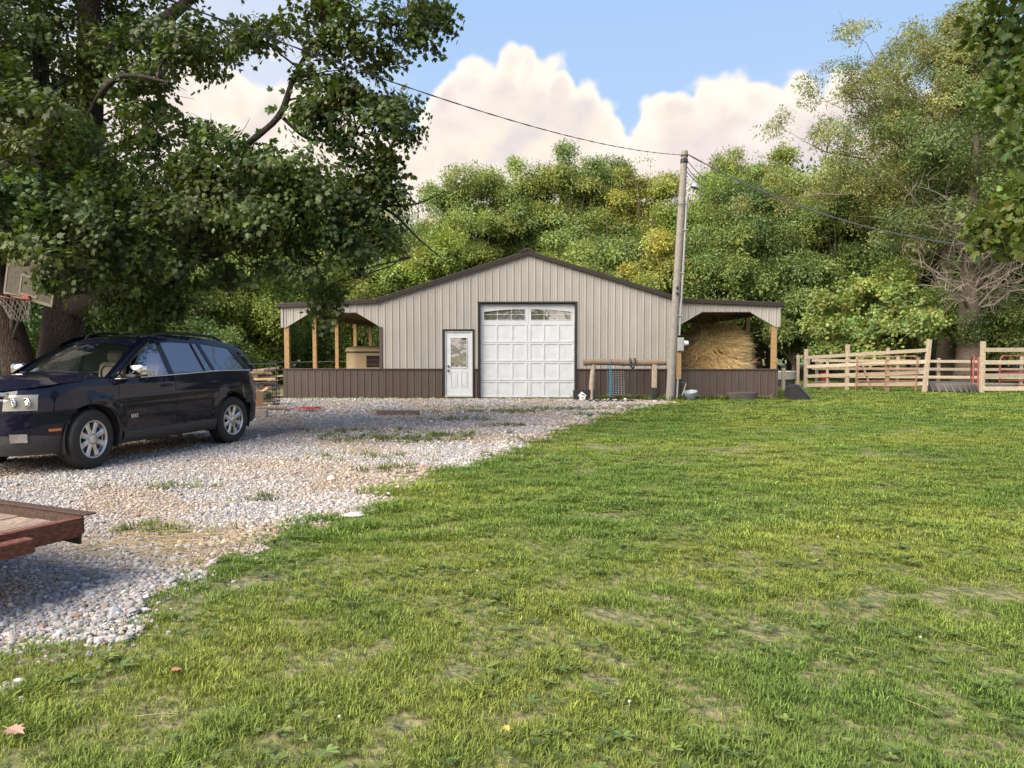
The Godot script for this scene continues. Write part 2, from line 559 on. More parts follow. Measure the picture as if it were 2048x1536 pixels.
# a whole broadleaf tree: trunk (limbs joined on), crown of leaf sprays gathered in lobes
func wood_tree(called: String, label: String, at: Vector3, height: float, radius: float, base: float, colour: Color, o := {}) -> Node3D:
	var r := RandomNumberGenerator.new()
	r.seed = hash(label)
	var t := thing(called, label, "tree", at, 0.0, o.get("group", "trees at the edge of the wood"))
	var lobes: int = o.get("lobes", 42)
	var per: int = o.get("per", 105)
	var flat: float = o.get("flat", 1.0)
	var thin: float = o.get("thin", 0.0)
	var cy := (base + height) * 0.5
	var ry := (height - base) * 0.5
	var tr: float = o.get("trunk", height * 0.017)
	var mb := MB.new()
	var lean: Vector3 = o.get("lean", Vector3(r.randfn() * 0.4, 0, r.randfn() * 0.4))
	var pts := []
	var rad := []
	for i in 9:
		var f := i / 8.0
		var y := f * height * 0.86
		pts.append(Vector3(lean.x * f * f + r.randfn() * 0.06 * f, y - (0.12 if i == 0 else 0.0), lean.z * f * f + r.randfn() * 0.06 * f))
		rad.append(tr * (1.0 - 0.86 * f) * (1.35 if i == 0 else 1.0))
	mb.tube(pts, rad, 9, false)
	var sp := Spread.new()
	for k in lobes:
		var dir := Vector3(r.randfn(), r.randfn() * 0.9 + 0.12, r.randfn()).normalized()
		var depth := pow(r.randf(), 0.38)
		var taper := 1.0
		if dir.y < 0.0:
			taper = 1.0 - 0.25 * absf(dir.y)
		var c := Vector3(dir.x * radius * depth * taper, cy + dir.y * ry * depth, dir.z * radius * depth * taper) + Vector3(lean.x, 0, lean.z) * 0.7
		var lr: float = radius * r.randf_range(0.17, 0.37) * o.get("lobe", 1.0)
		var fy := clampf((c.y - lr) / (height * 0.86) * 0.72, 0.12, 0.95)
		var fi := int(fy * 8.0)
		limb(mb, pts[fi], c, tr * 0.42 * (1.0 - 0.5 * fy), 0.02, r, 0.10, 5, 4)
		var shade := leaf_tint(r, colour, 0.10)
		var sq := Vector3(r.randf_range(0.8, 1.35), r.randf_range(0.75, 1.2), r.randf_range(0.8, 1.35))
		var cnt := int(per * clampf(lr / (radius * 0.28), 0.5, 1.6) * (1.0 - thin * r.randf()))
		var tufts := maxi(3, cnt / 8)
		for k2 in tufts:
			var q := Vector3(r.randfn(), r.randfn() * 0.8 + 0.25, r.randfn()).normalized()
			var rr: float = lr * (pow(r.randf(), 0.35) + 0.16 * absf(r.randfn()))
			var hub := c + Vector3(q.x * rr, q.y * rr * 0.78 * flat, q.z * rr) * sq
			var ts := leaf_tint(r, shade, 0.12)
			var tw := lr * r.randf_range(0.13, 0.27)
			for j in 8:
				var d := Vector3(r.randfn(), r.randfn() * 0.55, r.randfn()) * tw
				sp.add(Transform3D(spray_basis(r, q, r.randf_range(0.7, 1.25) * o.get("spray", 1.0)), hub + d), leaf_tint(r, ts, 0.12))
	for j in int(lobes * per * 0.02):
		var q := Vector3(r.randfn(), r.randfn(), r.randfn()).normalized()
		var f := pow(r.randf(), 0.4) * 1.02
		sp.add(Transform3D(spray_basis(r, q, r.randf_range(0.7, 1.2) * o.get("spray", 1.0)), Vector3(q.x * radius * f, cy + q.y * ry * f, q.z * radius * f) + Vector3(lean.x, 0, lean.z) * 0.7), leaf_tint(r, colour, 0.2))
	obj("trunk", mb, o.get("bark", M.barkfar), t)
	var cr := sp.node("crown", o.get("mesh", SP.far), M.leaf)
	cr.set_meta("kind", "stuff")
	t.add_child(cr, true)
	return t

# a crown of hand-placed boughs: each bough is a centre with a reach; «frame» is the skeleton the boughs grow from
func bough_sprays(sp: Spread, r: RandomNumberGenerator, c: Vector3, reach: Vector3, count: int, colour: Color, size := 1.0) -> void:
	var shade := leaf_tint(r, colour, 0.12)
	# leaves gather on twigs: little layers with gaps between them
	var twigs := maxi(1, count / 11)
	for k in twigs:
		var q0 := Vector3(r.randfn(), r.randfn(), r.randfn()).normalized()
		var at := c + q0 * pow(r.randf(), 0.45) * reach
		for j in int(ceil(float(count) / twigs)):
			var d := Vector3(r.randfn(), r.randfn() * 0.35, r.randfn()) * 0.20 * (0.4 + reach.x)
			sp.add(Transform3D(spray_basis(r, q0, r.randf_range(0.75, 1.25) * size), at + d - Vector3(0, d.length() * 0.3, 0)), leaf_tint(r, shade, 0.2))

func nearest_on(frame: Array, p: Vector3) -> Vector3:
	var best := Vector3.ZERO
	var bd := 1e9
	for q in frame:
		var d: float = q.distance_to(p) + maxf(0.0, q.y - p.y + 0.2) * 0.8
		if d < bd:
			bd = d
			best = q
	return best

# ---------------------------------------------------------------- ground
var edge_z := [2.0, -2.0, -3.38, -4.38, -5.44, -6.84, -8.05, -9.57, -11.22, -13.0, -14.6, -16.5, -18.9, -20.5, -21.9, -22.6, -23.2]
var edge_x := [-3.4, -2.6, -2.42, -2.18, -1.94, -1.55, -1.22, -0.8, 0.12, 0.62, 1.15, 2.0, 2.9, 3.9, 4.9, 4.4, 2.6]
var edge_noise: FastNoiseLite
var patch_noise: FastNoiseLite

func drive_edge(z: float) -> float:
	for k in edge_z.size() - 1:
		if z >= edge_z[k + 1]:
			return lerpf(edge_x[k], edge_x[k + 1], (edge_z[k] - z) / (edge_z[k] - edge_z[k + 1]))
	return edge_x[-1]

# > 0 inside the gravel, in metres from its edge
func on_drive(x: float, z: float) -> float:
	if z < -23.55 + x * 0.03:
		return -0.3
	return drive_edge(z) - x + edge_noise.get_noise_2d(x * 1.0, z * 1.0) * 0.35

func in_barn(x: float, z: float) -> bool:
	return z < -23.62 + (x - 0.5) * 0.035 and z > -36.0 and x > -7.6 and x < 8.7

func ground() -> void:
	edge_noise = noise(31, 0.9, FastNoiseLite.TYPE_SIMPLEX, 3)
	patch_noise = noise(32, 0.32, FastNoiseLite.TYPE_SIMPLEX, 4)
	var gm := mat(Color(0.175, 0.160, 0.080), 0.95, 0.0, ntex(noise(33, 0.02, FastNoiseLite.TYPE_SIMPLEX, 5), [[0.25, Color(0.50, 0.62, 0.45)], [0.48, Color(0.75, 0.85, 0.65)], [0.62, Color(1.0, 0.95, 0.95)], [0.8, Color(1.0, 1.0, 1.0)]], 1024), Vector3(0.35, 0.35, 0.35), T.bumpfine, 1.0, true)
	var mb := MB.new()
	mb.face([Vector3(-300, 0, 60), Vector3(300, 0, 60), Vector3(300, 0, -400), Vector3(-300, 0, -400)], Vector3.UP)
	var g := obj("ground", mb, gm)
	tag(g, "mown lawn ground running out to the wood", "ground", "", "structure")
	# gravel sheet
	var cel := noise(34, 0.075, FastNoiseLite.TYPE_CELLULAR, 1)
	cel.cellular_return_type = FastNoiseLite.RETURN_CELL_VALUE
	var ct := ntex(cel, [[0.0, Color(0.40, 0.355, 0.32)], [0.3, Color(0.60, 0.55, 0.51)], [0.6, Color(0.74, 0.69, 0.65)], [0.8, Color(0.55, 0.54, 0.55)], [1.0, Color(0.82, 0.78, 0.74)]], 1024)
	var vm := mat(Color(0.53, 0.515, 0.50), 0.95, 0.0, ct, Vector3(0.42, 0.42, 0.42), T.cells, 1.0, true)
	bumpy(vm, ntex(noise(34, 0.075, FastNoiseLite.TYPE_CELLULAR, 1), [[0.0, 1.0], [1.0, 0.0]], 1024), 2.0)
	vm.detail_enabled = true
	vm.detail_blend_mode = BaseMaterial3D.BLEND_MODE_MUL
	vm.detail_uv_layer = BaseMaterial3D.DETAIL_UV_2
	vm.uv2_triplanar = true
	vm.uv2_world_triplanar = true
	vm.uv2_scale = Vector3(0.085, 0.085, 0.085)
	vm.detail_albedo = ntex(noise(35, 0.012, FastNoiseLite.TYPE_SIMPLEX, 4), [[0.2, Color(0.80, 0.82, 0.86)], [0.45, Color(1, 1, 1)], [0.62, Color(0.98, 0.92, 0.86)], [0.78, Color(0.85, 0.68, 0.56)]], 512)
	var d := MB.new()
	var z := 4.0
	while z > -23.5:
		var z2 := maxf(z - 0.25, -23.5)
		var xa := drive_edge(z) + edge_noise.get_noise_2d(0.0, z) * 0.25
		var xb := drive_edge(z2) + edge_noise.get_noise_2d(0.0, z2) * 0.25
		d.face([Vector3(-16, 0.005, z), Vector3(xa, 0.005, z), Vector3(xb, 0.005, z2), Vector3(-16, 0.005, z2)], Vector3.UP)
		z = z2
	var dr := obj("driveway", d, vm)
	tag(dr, "pale gravel driveway leading to the barn doors", "driveway", "", "structure")
	gravel(dr)
	grass()

func stone_mesh(sd: int) -> ArrayMesh:
	var r := RandomNumberGenerator.new()
	r.seed = sd
	var mb := MB.new()
	var rows := []
	var sq := Vector3(r.randf_range(0.8, 1.2), r.randf_range(0.5, 0.75), r.randf_range(0.75, 1.1))
	for i in 5:
		var a := -PI / 2 + PI * i / 4.0
		var row := PackedVector3Array()
		for k in 7:
			var b := -TAU * k / 7.0
			var j := r.randf_range(0.78, 1.12) if i > 0 and i < 4 else 0.92
			row.append(Vector3(cos(a) * cos(b), sin(a), cos(a) * sin(b)) * sq * j)
		rows.append(row)
	# flat faces: stones are broken, not round
	for i in 4:
		for k in 7:
			var k2 := (k + 1) % 7
			var ctr: Vector3 = rows[i][k] + rows[i + 1][k2]
			mb.face([rows[i][k], rows[i][k2], rows[i + 1][k2], rows[i + 1][k]], ctr)
	return mb.mesh()

func gravel(dr: Node3D) -> void:
	var r := RandomNumberGenerator.new()
	r.seed = 71
	var meshes := [stone_mesh(1), stone_mesh(2), stone_mesh(3)]
	var sp := [Spread.new(), Spread.new(), Spread.new()]
	var tone := noise(36, 0.35, FastNoiseLite.TYPE_SIMPLEX, 3)
	var zones := [[1.8, 5.0, 4300.0, 0.0094], [5.0, 8.0, 3200.0, 0.0100], [8.0, 12.0, 1600.0, 0.0120], [12.0, 17.0, 600.0, 0.016], [17.0, 24.0, 300.0, 0.020]]
	for q in zones:
		var n := int(0.5 * 2.0 * 0.80 * (q[1] * q[1] - q[0] * q[0]) * 0.62 * q[2])
		for i in n:
			var d := sqrt(lerpf(q[0] * q[0], q[1] * q[1], r.randf()))
			var x := lerpf(-0.80 * d - 0.6, 0.24 * d + 0.4, r.randf())
			var e := on_drive(x, -d)
			if e < 0.0:
				if e < -0.35 or r.randf() > 0.06 * (1.0 + e / 0.35):
					continue
			var t := tone.get_noise_2d(x, -d)
			if t > 0.12 and r.randf() < 0.35:
				continue
			var s: float = q[3] * exp(r.randfn() * 0.38) * (1.3 if e < 0.6 else 0.95)
			var g := exp(r.randfn() * 0.26) * 0.37
			var warm := r.randfn() * 0.05 + t * 0.09
			var c := Color(g * (1.045 + warm), g * (0.955 + warm * 0.2), g * (0.89 - warm * 0.7))
			c = c.lerp(Color(0.37 * g / 0.37, 0.295 * g / 0.37, 0.225 * g / 0.37), 0.75 * smoothstep(0.05, 0.35, t))
			if r.randf() < 0.03:
				c = Color(0.30, 0.20, 0.14)
			var b := Basis.from_euler(Vector3(r.randfn() * 0.35, r.randf() * TAU, r.randfn() * 0.35)).scaled(Vector3.ONE * s)
			sp[i % 3].add(Transform3D(b, Vector3(x, 0.005 + s * 0.28, -d)), c)
	for k in 3:
		var o: MultiMeshInstance3D = sp[k].node("gravel" if k == 0 else "gravel_%03d" % k, meshes[k], M.stone)
		dr.add_child(o)
		o.set_meta("kind", "stuff")
	# stones large enough to pick out one by one
	var sm: StandardMaterial3D = M.stone.duplicate()
	sm.albedo_color = Color(0.40, 0.38, 0.355).linear_to_srgb()
	var sm2: StandardMaterial3D = M.stone.duplicate()
	sm2.albedo_color = Color(0.36, 0.31, 0.275).linear_to_srgb()
	for i in 150:
		var d := sqrt(lerpf(3.2 * 3.2, 8.5 * 8.5, r.randf()))
		var e := r.randf_range(0.05, 0.95)
		var x := drive_edge(-d) - e
		if x < -0.72 * d:
			continue
		var s := r.randf_range(0.018, 0.034)
		var o := obj_mesh("stone", meshes[i % 3], sm if r.randf() < 0.7 else sm2, dr)
		o.transform = Transform3D(Basis.from_euler(Vector3(r.randfn() * 0.2, r.randf() * TAU, r.randfn() * 0.2)).scaled(Vector3.ONE * s), Vector3(x, 0.005 + s * 0.35, -d))
	var rock := thing("rock", "pale flat rock where the gravel meets the lawn", "rock", Vector3(-1.47, 0, -6.86))
	var ro := obj_mesh("block", stone_mesh(9), sm, rock)
	ro.material_override.albedo_color = Color(0.50, 0.495, 0.48).linear_to_srgb()
	ro.transform = Transform3D(Basis.from_euler(Vector3(0, 0.3, 0)).scaled(Vector3(0.10, 0.055, 0.06)), Vector3(0, 0.018, 0))
	weeds(r)
	straw(r)

func blade(mb: MB, at: Vector3, dir: float, h: float, w: float, lean: float, c: Color) -> void:
	mb.col = c
	var f := Vector3(cos(dir), 0, sin(dir))
	var s := Vector3(-f.z, 0, f.x) * w * 0.5
	var p1 := at + Vector3(0, h * 0.6, 0) + f * lean * h * 0.35
	var p2 := at + Vector3(0, h * (1.0 - 0.25 * lean), 0) + f * lean * h
	var nn := (f * -0.8 + Vector3.UP * 0.9).normalized()
	var b := mb.v.size()
	mb.put(at - s, nn); mb.put(at + s, nn); mb.put(p1 + s * 0.8, nn); mb.put(p1 - s * 0.8, nn); mb.put(p2, nn)
	mb.tri(b, b + 2, b + 1); mb.tri(b, b + 3, b + 2); mb.tri(b + 3, b + 4, b + 2)

func tuft(sd: int, count: int, reach: float, h: float, w: float, dead := 0.1) -> ArrayMesh:
	var r := RandomNumberGenerator.new()
	r.seed = sd
	var mb := MB.new()
	for i in count:
		var a := r.randf() * TAU
		var p := Vector3(cos(a), 0, sin(a)) * reach * sqrt(r.randf())
		var g := r.randf_range(0.75, 1.3)
		var c := Color(g, g, g * r.randf_range(0.7, 1.1))
		if r.randf() < dead:
			c = Color(2.5, 1.55, 2.1) * r.randf_range(0.7, 1.1)
		blade(mb, p, a + r.randfn() * 0.9, h * r.randf_range(0.5, 1.2), w * r.randf_range(0.7, 1.3), clampf(r.randfn() * 0.35 + 0.65, 0.05, 1.5), c)
	return mb.mesh()

# small broad leaves lying in the turf
func rosette(sd: int, count: int, size: float) -> ArrayMesh:
	var r := RandomNumberGenerator.new()
	r.seed = sd
	var mb := MB.new()
	for i in count:
		var a := TAU * i / count + r.randfn() * 0.3
		var f := Vector3(cos(a), 0, sin(a))
		var s := Vector3(-f.z, 0, f.x)
		var L := size * r.randf_range(0.7, 1.15)
		var w := L * r.randf_range(0.32, 0.5)
		var up := r.randf_range(0.15, 0.55)
		var g := r.randf_range(0.85, 1.2)
		mb.col = Color(g, g, g)
		var p := [Vector3(0, 0.004, 0), f * L * 0.35 + Vector3(0, up * L * 0.35, 0), f * L * 0.75 + Vector3(0, up * L * 0.5, 0), f * L + Vector3(0, up * L * 0.42, 0)]
		var ww := [0.1, 0.75, 0.85, 0.05]
		var b := mb.v.size()
		var nn := (Vector3.UP - f * 0.3).normalized()
		for k in 4:
			mb.put(p[k] - s * w * 0.5 * ww[k], nn)
			mb.put(p[k] + s * w * 0.5 * ww[k], nn)
		for k in 3:
			var o := b + k * 2
			mb.tri(o, o + 2, o + 1); mb.tri(o + 1, o + 2, o + 3)
	return mb.mesh()

# bare, worn places in the lawn: x, z, radius
var bare := [[0.55, -4.35, 0.30], [0.9, -4.6, 0.25], [2.2, -4.5, 0.28], [2.55, -4.6, 0.4], [3.1, -4.65, 0.3], [1.45, -5.2, 0.2], [1.75, -5.6, 0.2], [2.3, -5.6, 0.15], [-0.45, -3.05, 0.12], [0.45, -3.4, 0.12], [-0.75, -4.2, 0.15], [0.75, -6.0, 0.15], [3.6, -4.7, 0.25], [-1.3, -7.7, 0.25], [1.2, -3.2, 0.1], [-0.2, -3.5, 0.14]]

func grass() -> void:
	var r := RandomNumberGenerator.new()
	r.seed = 91
	var meshes := [tuft(1, 10, 0.034, 0.040, 0.0038, 0.12), tuft(2, 9, 0.038, 0.030, 0.0040, 0.18), tuft(3, 18, 0.075, 0.042, 0.0062, 0.08), tuft(4, 24, 0.13, 0.044, 0.010, 0.06)]
	var sp := [Spread.new(), Spread.new(), Spread.new(), Spread.new()]
	var zones := [[1.6, 3.6, 2600.0, 0], [3.6, 6.0, 1900.0, 0], [6.0, 10.0, 800.0, 2], [10.0, 16.0, 400.0, 2], [16.0, 26.0, 150.0, 3], [26.0, 36.0, 60.0, 3]]
	var hue := noise(37, 0.25, FastNoiseLite.TYPE_SIMPLEX, 3)
	var clump := noise(38, 1.6, FastNoiseLite.TYPE_SIMPLEX, 3)
	for q in zones:
		var n := int(0.86 * (q[1] * q[1] - q[0] * q[0]) * q[2])
		for i in n:
			var d := sqrt(lerpf(q[0] * q[0], q[1] * q[1], r.randf()))
			var x := (r.randf() * 2.0 - 1.0) * (0.76 * d + 0.9)
			if in_barn(x, -d) or x < -7.0 and d > 22.0:
				continue
			var e := on_drive(x, -d)
			if e > 0.0 and (e > 0.22 or r.randf() > 0.3):
				continue
			var cl := clump.get_noise_2d(x, -d)
			var worn := 0.0
			if d < 9.0:
				for bp in bare:
					var bd: float = Vector2(x - bp[0], (-d - bp[1]) * 1.4).length() / bp[2] + cl * 0.5
					worn = maxf(worn, smoothstep(0.95, 0.25, bd))
			if r.randf() < worn * 0.72:
				continue
			var pn := patch_noise.get_noise_2d(x, -d)
			if pn > 0.34 and r.randf() < (pn - 0.34) * 2.5 or cl < -0.34 and r.randf() < 0.4:
				continue
			var h := hue.get_noise_2d(x, -d)
			var c := Color(0.166, 0.234, 0.040).lerp(Color(0.235, 0.275, 0.055), clampf(0.40 + h * 0.8 + r.randfn() * 0.18, 0.0, 1.0))
			c = c.lerp(Color(0.110, 0.188, 0.038), clampf(0.30 - h * 0.6 + cl * 0.5, 0.0, 0.85))
			var g := exp(r.randfn() * 0.26)
			c = Color(c.r * g, c.g * g, c.b * g)
			var k: int = q[3]
			if k == 0 and r.randf() < 0.4: k = 1
			var s := r.randf_range(0.7, 1.15) * (1.0 + maxf(cl, -0.3) * 0.8) * (1.0 - 0.4 * worn)
			if absf(e) < 0.4: s *= 1.15
			var b := Basis.from_euler(Vector3(r.randfn() * 0.12, r.randf() * TAU, r.randfn() * 0.12)).scaled(Vector3(1, 0.9, 1) * s)
			sp[k].add(Transform3D(b, Vector3(x, 0.0, -d)), c)
	var labs := ["short green blades of the mown lawn close by", "shorter yellowing blades mixed into the near lawn", "green blades of the mown lawn farther off", "grass of the lawn out towards barn and fence"]
	for k in 4:
		var o: MultiMeshInstance3D = sp[k].node(numbered("lawn_grass"), meshes[k], M.grass)
		add_child(o)
		tag(o, labs[k], "grass", "", "stuff")
	# clover, plantain, dandelion
	var ro := [rosette(5, 6, 0.042), rosette(6, 9, 0.022), rosette(7, 7, 0.060)]
	var rs := [Spread.new(), Spread.new(), Spread.new()]
	for i in 15000:
		var d := sqrt(lerpf(2.6, 130.0, r.randf()))
		var x := (r.randf() * 2.0 - 1.0) * (0.76 * d + 0.5)
		if on_drive(x, -d) > -0.05 or patch_noise.get_noise_2d(x * 2.0 + 50.0, -d * 2.0) < -0.02:
			continue
		var k := 1 if r.randf() < 0.75 else (0 if r.randf() < 0.9 else 2)
		var g := exp(r.randfn() * 0.18)
		var c := Color(0.115, 0.175, 0.045) if r.randf() < 0.6 else Color(0.17, 0.21, 0.05)
		rs[k].add(Transform3D(Basis(Vector3.UP, r.randf() * TAU).scaled(Vector3.ONE * r.randf_range(0.7, 1.3)), Vector3(x, 0.018 + r.randf() * 0.02, -d)), Color(c.r * g, c.g * g, c.b * g))
	var names := ["plantain leaves growing low among the grass", "clover leaves growing low among the grass", "dandelion leaves growing low among the grass"]
	for k in 3:
		var o: MultiMeshInstance3D = rs[k].node(numbered("lawn_weeds"), ro[k], M.grass)
		add_child(o)
		tag(o, names[k], "weeds", "", "stuff")
	# clover heads
	var fl := MB.new()
	for i in 14:
		var q := Vector3(r.randfn(), r.randfn(), r.randfn()).normalized() * 0.008
		fl.box(q, Vector3(0.006, 0.009, 0.006), 0.0, Basis.from_euler(Vector3(r.randf() * 6.0, r.randf() * 6.0, 0)))
	fl.beam(Vector3(0, -0.05, 0), Vector3.ZERO, 0.002, 0.002, 0.0)
	var fs := Spread.new()
	for i in 130:
		var d := sqrt(lerpf(6.0, 500.0, r.randf()))
		var x := (r.randf() * 2.0 - 1.0) * (0.74 * d)
		if on_drive(x, -d) > -0.2:
			continue
		fs.add(Transform3D(Basis(Vector3.UP, r.randf() * TAU).scaled(Vector3.ONE * r.randf_range(0.35, 0.6)), Vector3(x, 0.036, -d)), Color(0.55, 0.53, 0.45))
	var fo := fs.node("clover_blossom", fl.mesh(), M.straw)
	add_child(fo)
	tag(fo, "tiny white clover heads dotted over the lawn", "clover", "", "stuff")

func weeds(r: RandomNumberGenerator) -> void:
	# green growing through the gravel: x, z, reach x, reach z, count
	var spots := [[-1.95, -12.9, 1.3, 0.55, 170], [-1.2, -13.4, 0.8, 0.35, 60], [-0.1, -15.2, 0.4, 0.3, 26], [0.55, -12.4, 0.35, 0.4, 34], [-0.35, -18.6, 1.8, 0.5, 150], [1.5, -19.4, 1.6, 0.4, 110], [1.9, -17.6, 0.5, 0.5, 60], [-1.1, -16.4, 0.8, 0.5, 40], [-2.9, -14.0, 1.0, 0.5, 30], [-3.0, -6.3, 0.5, 0.2, 34], [-2.6, -7.6, 0.3, 0.2, 10], [-3.9, -8.3, 0.6, 0.4, 16], [-1.6, -9.6, 0.5, 0.3, 18], [-2.2, -10.6, 0.8, 0.5, 24], [0.0, -10.9, 0.4, 0.4, 24], [-1.0, -20.2, 1.2, 0.3, 30], [3.3, -20.3, 0.6, 0.4, 60], [3.4, -23.2, 1.1, 0.10, 110], [5.2, -23.05, 0.7, 0.25, 150], [6.9, -23.1, 1.3, 0.12, 130]]
	var sp := Spread.new()
	for s in spots:
		for i in s[4]:
			var p := Vector3(s[0] + r.randfn() * s[2] * 0.55, 0.004, s[1] + r.randfn() * s[3] * 0.55)
			if p.z < -23.5: p.z = -23.5
			var g := exp(r.randfn() * 0.2)
			var c := Color(0.11, 0.150, 0.045) if r.randf() < 0.75 else Color(0.20, 0.20, 0.08)
			var sc := r.randf_range(0.7, 1.6) * (1.9 if s[1] < -23.0 else 1.0)
			sp.add(Transform3D(Basis(Vector3.UP, r.randf() * TAU).scaled(Vector3(0.9, 1.0, 0.9) * sc), p), Color(c.r * g, c.g * g, c.b * g))
	var o := sp.node("driveway_weeds", tuft(12, 13, 0.06, 0.07, 0.008, 0.1), M.grass)
	add_child(o)
	tag(o, "patches of weeds pushing up through the gravel", "weeds", "", "stuff")

func straw(r: RandomNumberGenerator) -> void:
	var mb := MB.new()
	mb.tube([Vector3(-0.13, 0, 0), Vector3(-0.04, 0.006, 0.008), Vector3(0.05, 0.004, -0.006), Vector3(0.14, 0, 0.01)], [0.0016, 0.0018, 0.0016, 0.0010], 4, false)
	var sp := Spread.new()
	for i in 430:
		var p := Vector3(-2.75 + r.randfn() * 0.55, 0.03 + r.randf() * 0.02, -5.75 + r.randfn() * 0.32)
		if r.randf() < 0.25:
			p = Vector3(-2.2 + r.randfn() * 1.0, 0.028, -6.6 + r.randfn() * 1.0)
		if p.x < -5.0 or on_drive(p.x, p.z) < 0.1:
			continue
		var g := exp(r.randfn() * 0.22)
		sp.add(Transform3D(Basis.from_euler(Vector3(0, r.randfn() * 0.55 + 0.15, r.randfn() * 0.06)).scaled(Vector3.ONE * r.randf_range(0.5, 1.2)), p), Color(0.36 * g, 0.275 * g, 0.135 * g))
	for i in 80:
		var d := sqrt(lerpf(8.0, 90.0, r.randf()))
		var x := (r.randf() * 2.0 - 1.0) * 0.7 * d
		if on_drive(x, -d) > -0.1:
			continue
		sp.add(Transform3D(Basis.from_euler(Vector3(0, r.randf() * TAU, r.randfn() * 0.1)).scaled(Vector3.ONE * r.randf_range(0.4, 0.9)), Vector3(x, 0.045, -d)), Color(0.34, 0.27, 0.14))
	var o := sp.node("straw_litter", mb.mesh(), M.straw)
	add_child(o)
	tag(o, "loose straw strewn over the gravel by the trailer", "straw", "", "stuff")
	# fallen leaves
	var lf := MB.new()
	var h := [[0.0, 0.0], [0.16, 0.08], [0.34, 0.12], [0.26, 0.26], [0.44, 0.46], [0.24, 0.48], [0.26, 0.72], [0.12, 0.72], [0.0, 1.0]]
	for s in [-1.0, 1.0]:
		for k in h.size() - 1:
			var a := Vector3(h[k][0] * s, 0.10 * absf(h[k][0]) + 0.05 * sin(h[k][1] * 3.0), h[k][1] - 0.5)
			var b := Vector3(h[k + 1][0] * s, 0.10 * absf(h[k + 1][0]) + 0.05 * sin(h[k + 1][1] * 3.0), h[k + 1][1] - 0.5)
			lf.face([Vector3(0, 0, -0.15), a, b], Vector3.UP)
	lf.beam(Vector3(0, 0.01, -0.8), Vector3(0, 0, -0.45), 0.03, 0.03, 0.0)
	var lm := lf.mesh()
	for q in [["fallen_leaf", "dry pinkish brown oak leaf lying in the grass", Vector3(-1.96, 0.045, -2.88), 1.3, 0.088, Color(0.34, 0.21, 0.15)], ["fallen_leaf", "curled yellow leaf standing in the near grass", Vector3(-0.02, 0.06, -2.87), 0.4, 0.042, Color(0.40, 0.30, 0.06)], ["fallen_leaf", "small rust coloured leaf in the lawn left of the yellow one", Vector3(-1.58, 0.045, -3.45), 2.2, 0.05, Color(0.40, 0.17, 0.10)]]:
		var o2 := obj_mesh("fallen_leaf", lm, mat(q[5], 0.7))
		o2.transform = Transform3D(Basis.from_euler(Vector3(0.15, q[3], 0.1)).scaled(Vector3.ONE * q[4]), q[2])
		tag(o2, q[1], "leaf", "fallen leaves on the lawn")

# ---------------------------------------------------------------- barn
# one sheet of ribbed steel between x0 and x1; «lines» give the y of its top and bottom at any x
func steel_sheet(parent: Node, called: String, x0: float, x1: float, top: Callable, bot: Callable, z: float, m: Material, cuts := []) -> void:
	var xs := []
	var pitch := 0.2286
	var k0 := floori(x0 / pitch) - 1
	var k1 := ceili(x1 / pitch) + 1
	for k in range(k0, k1 + 1):
		var c := k * pitch
		for q in [[-0.030, 0.0], [-0.012, 0.019], [0.012, 0.019], [0.030, 0.0], [0.070, 0.0], [0.076, 0.004], [0.088, 0.004], [0.094, 0.0], [0.134, 0.0], [0.140, 0.004], [0.152, 0.004], [0.158, 0.0]]:
			xs.append([c + q[0], q[1]])
	var height := func(x: float) -> float:
		for i in xs.size() - 1:
			if x >= xs[i][0] and x <= xs[i + 1][0]:
				return lerpf(xs[i][1], xs[i + 1][1], (x - xs[i][0]) / (xs[i + 1][0] - xs[i][0]))
		return 0.0
	var at := [x0]
	for q in xs:
		if q[0] > x0 + 0.001 and q[0] < x1 - 0.001: at.append(q[0])
	for q in cuts:
		if q > x0 + 0.001 and q < x1 - 0.001: at.append(q)
	at.append(x1)
	at.sort()
	var mb := MB.new()
	for i in at.size() - 1:
		var a: float = at[i]
		var b: float = at[i + 1]
		if b - a < 1e-5: continue
		var za: float = z + height.call(a)
		var zb: float = z + height.call(b)
		var e := 1e-5
		mb.face([Vector3(a, bot.call(a + e), za), Vector3(b, bot.call(b - e), zb), Vector3(b, top.call(b - e), zb), Vector3(a, top.call(a + e), za)], Vector3(0, 0, 1))
	var made := obj(called, mb, m, parent)
	if m == M.tan: made.material_override = M.tans[absi(roundi(x0 * 1.9)) % 3]
	elif m == M.brown: made.material_override = M.browns[absi(roundi(x0 * 1.7 + 1.0)) % 3]

func sheets(parent: Node, called: String, x0: float, x1: float, top: Callable, bot: Callable, z: float, m: Material, cuts := [], w := 0.9144) -> void:
	var a := x0
	while a < x1 - 0.01:
		var b := minf((floorf((a + 0.2) / w) + 1.0) * w - 0.1143, x1)
		if b <= a + 0.05: b = minf(a + w, x1)
		if x1 - b < 0.12: b = x1
		steel_sheet(parent, called, a, b, top, bot, z, m, cuts)
		a = b

const WAIN := 0.94
const XE := 7.92
const XM := 4.80
const XW := 4.65
const DEEP := 12.2

func roof_line(x: float) -> float:
	x = absf(x)
	if x > XM:
		return lerpf(3.10, 2.96, (x - XM) / (XE - XM))
	return lerpf(4.60, 3.10, x / XM)

func arch_line(x: float) -> float:
	x = absf(x)
	if x > 7.80: return 2.27
	if x > 7.0: return lerpf(2.74, 2.27, (x - 7.0) / 0.8)
	if x > 5.45: return 2.74
	if x > XW: return lerpf(2.27, 2.74, (x - XW) / (5.45 - XW))
	return WAIN

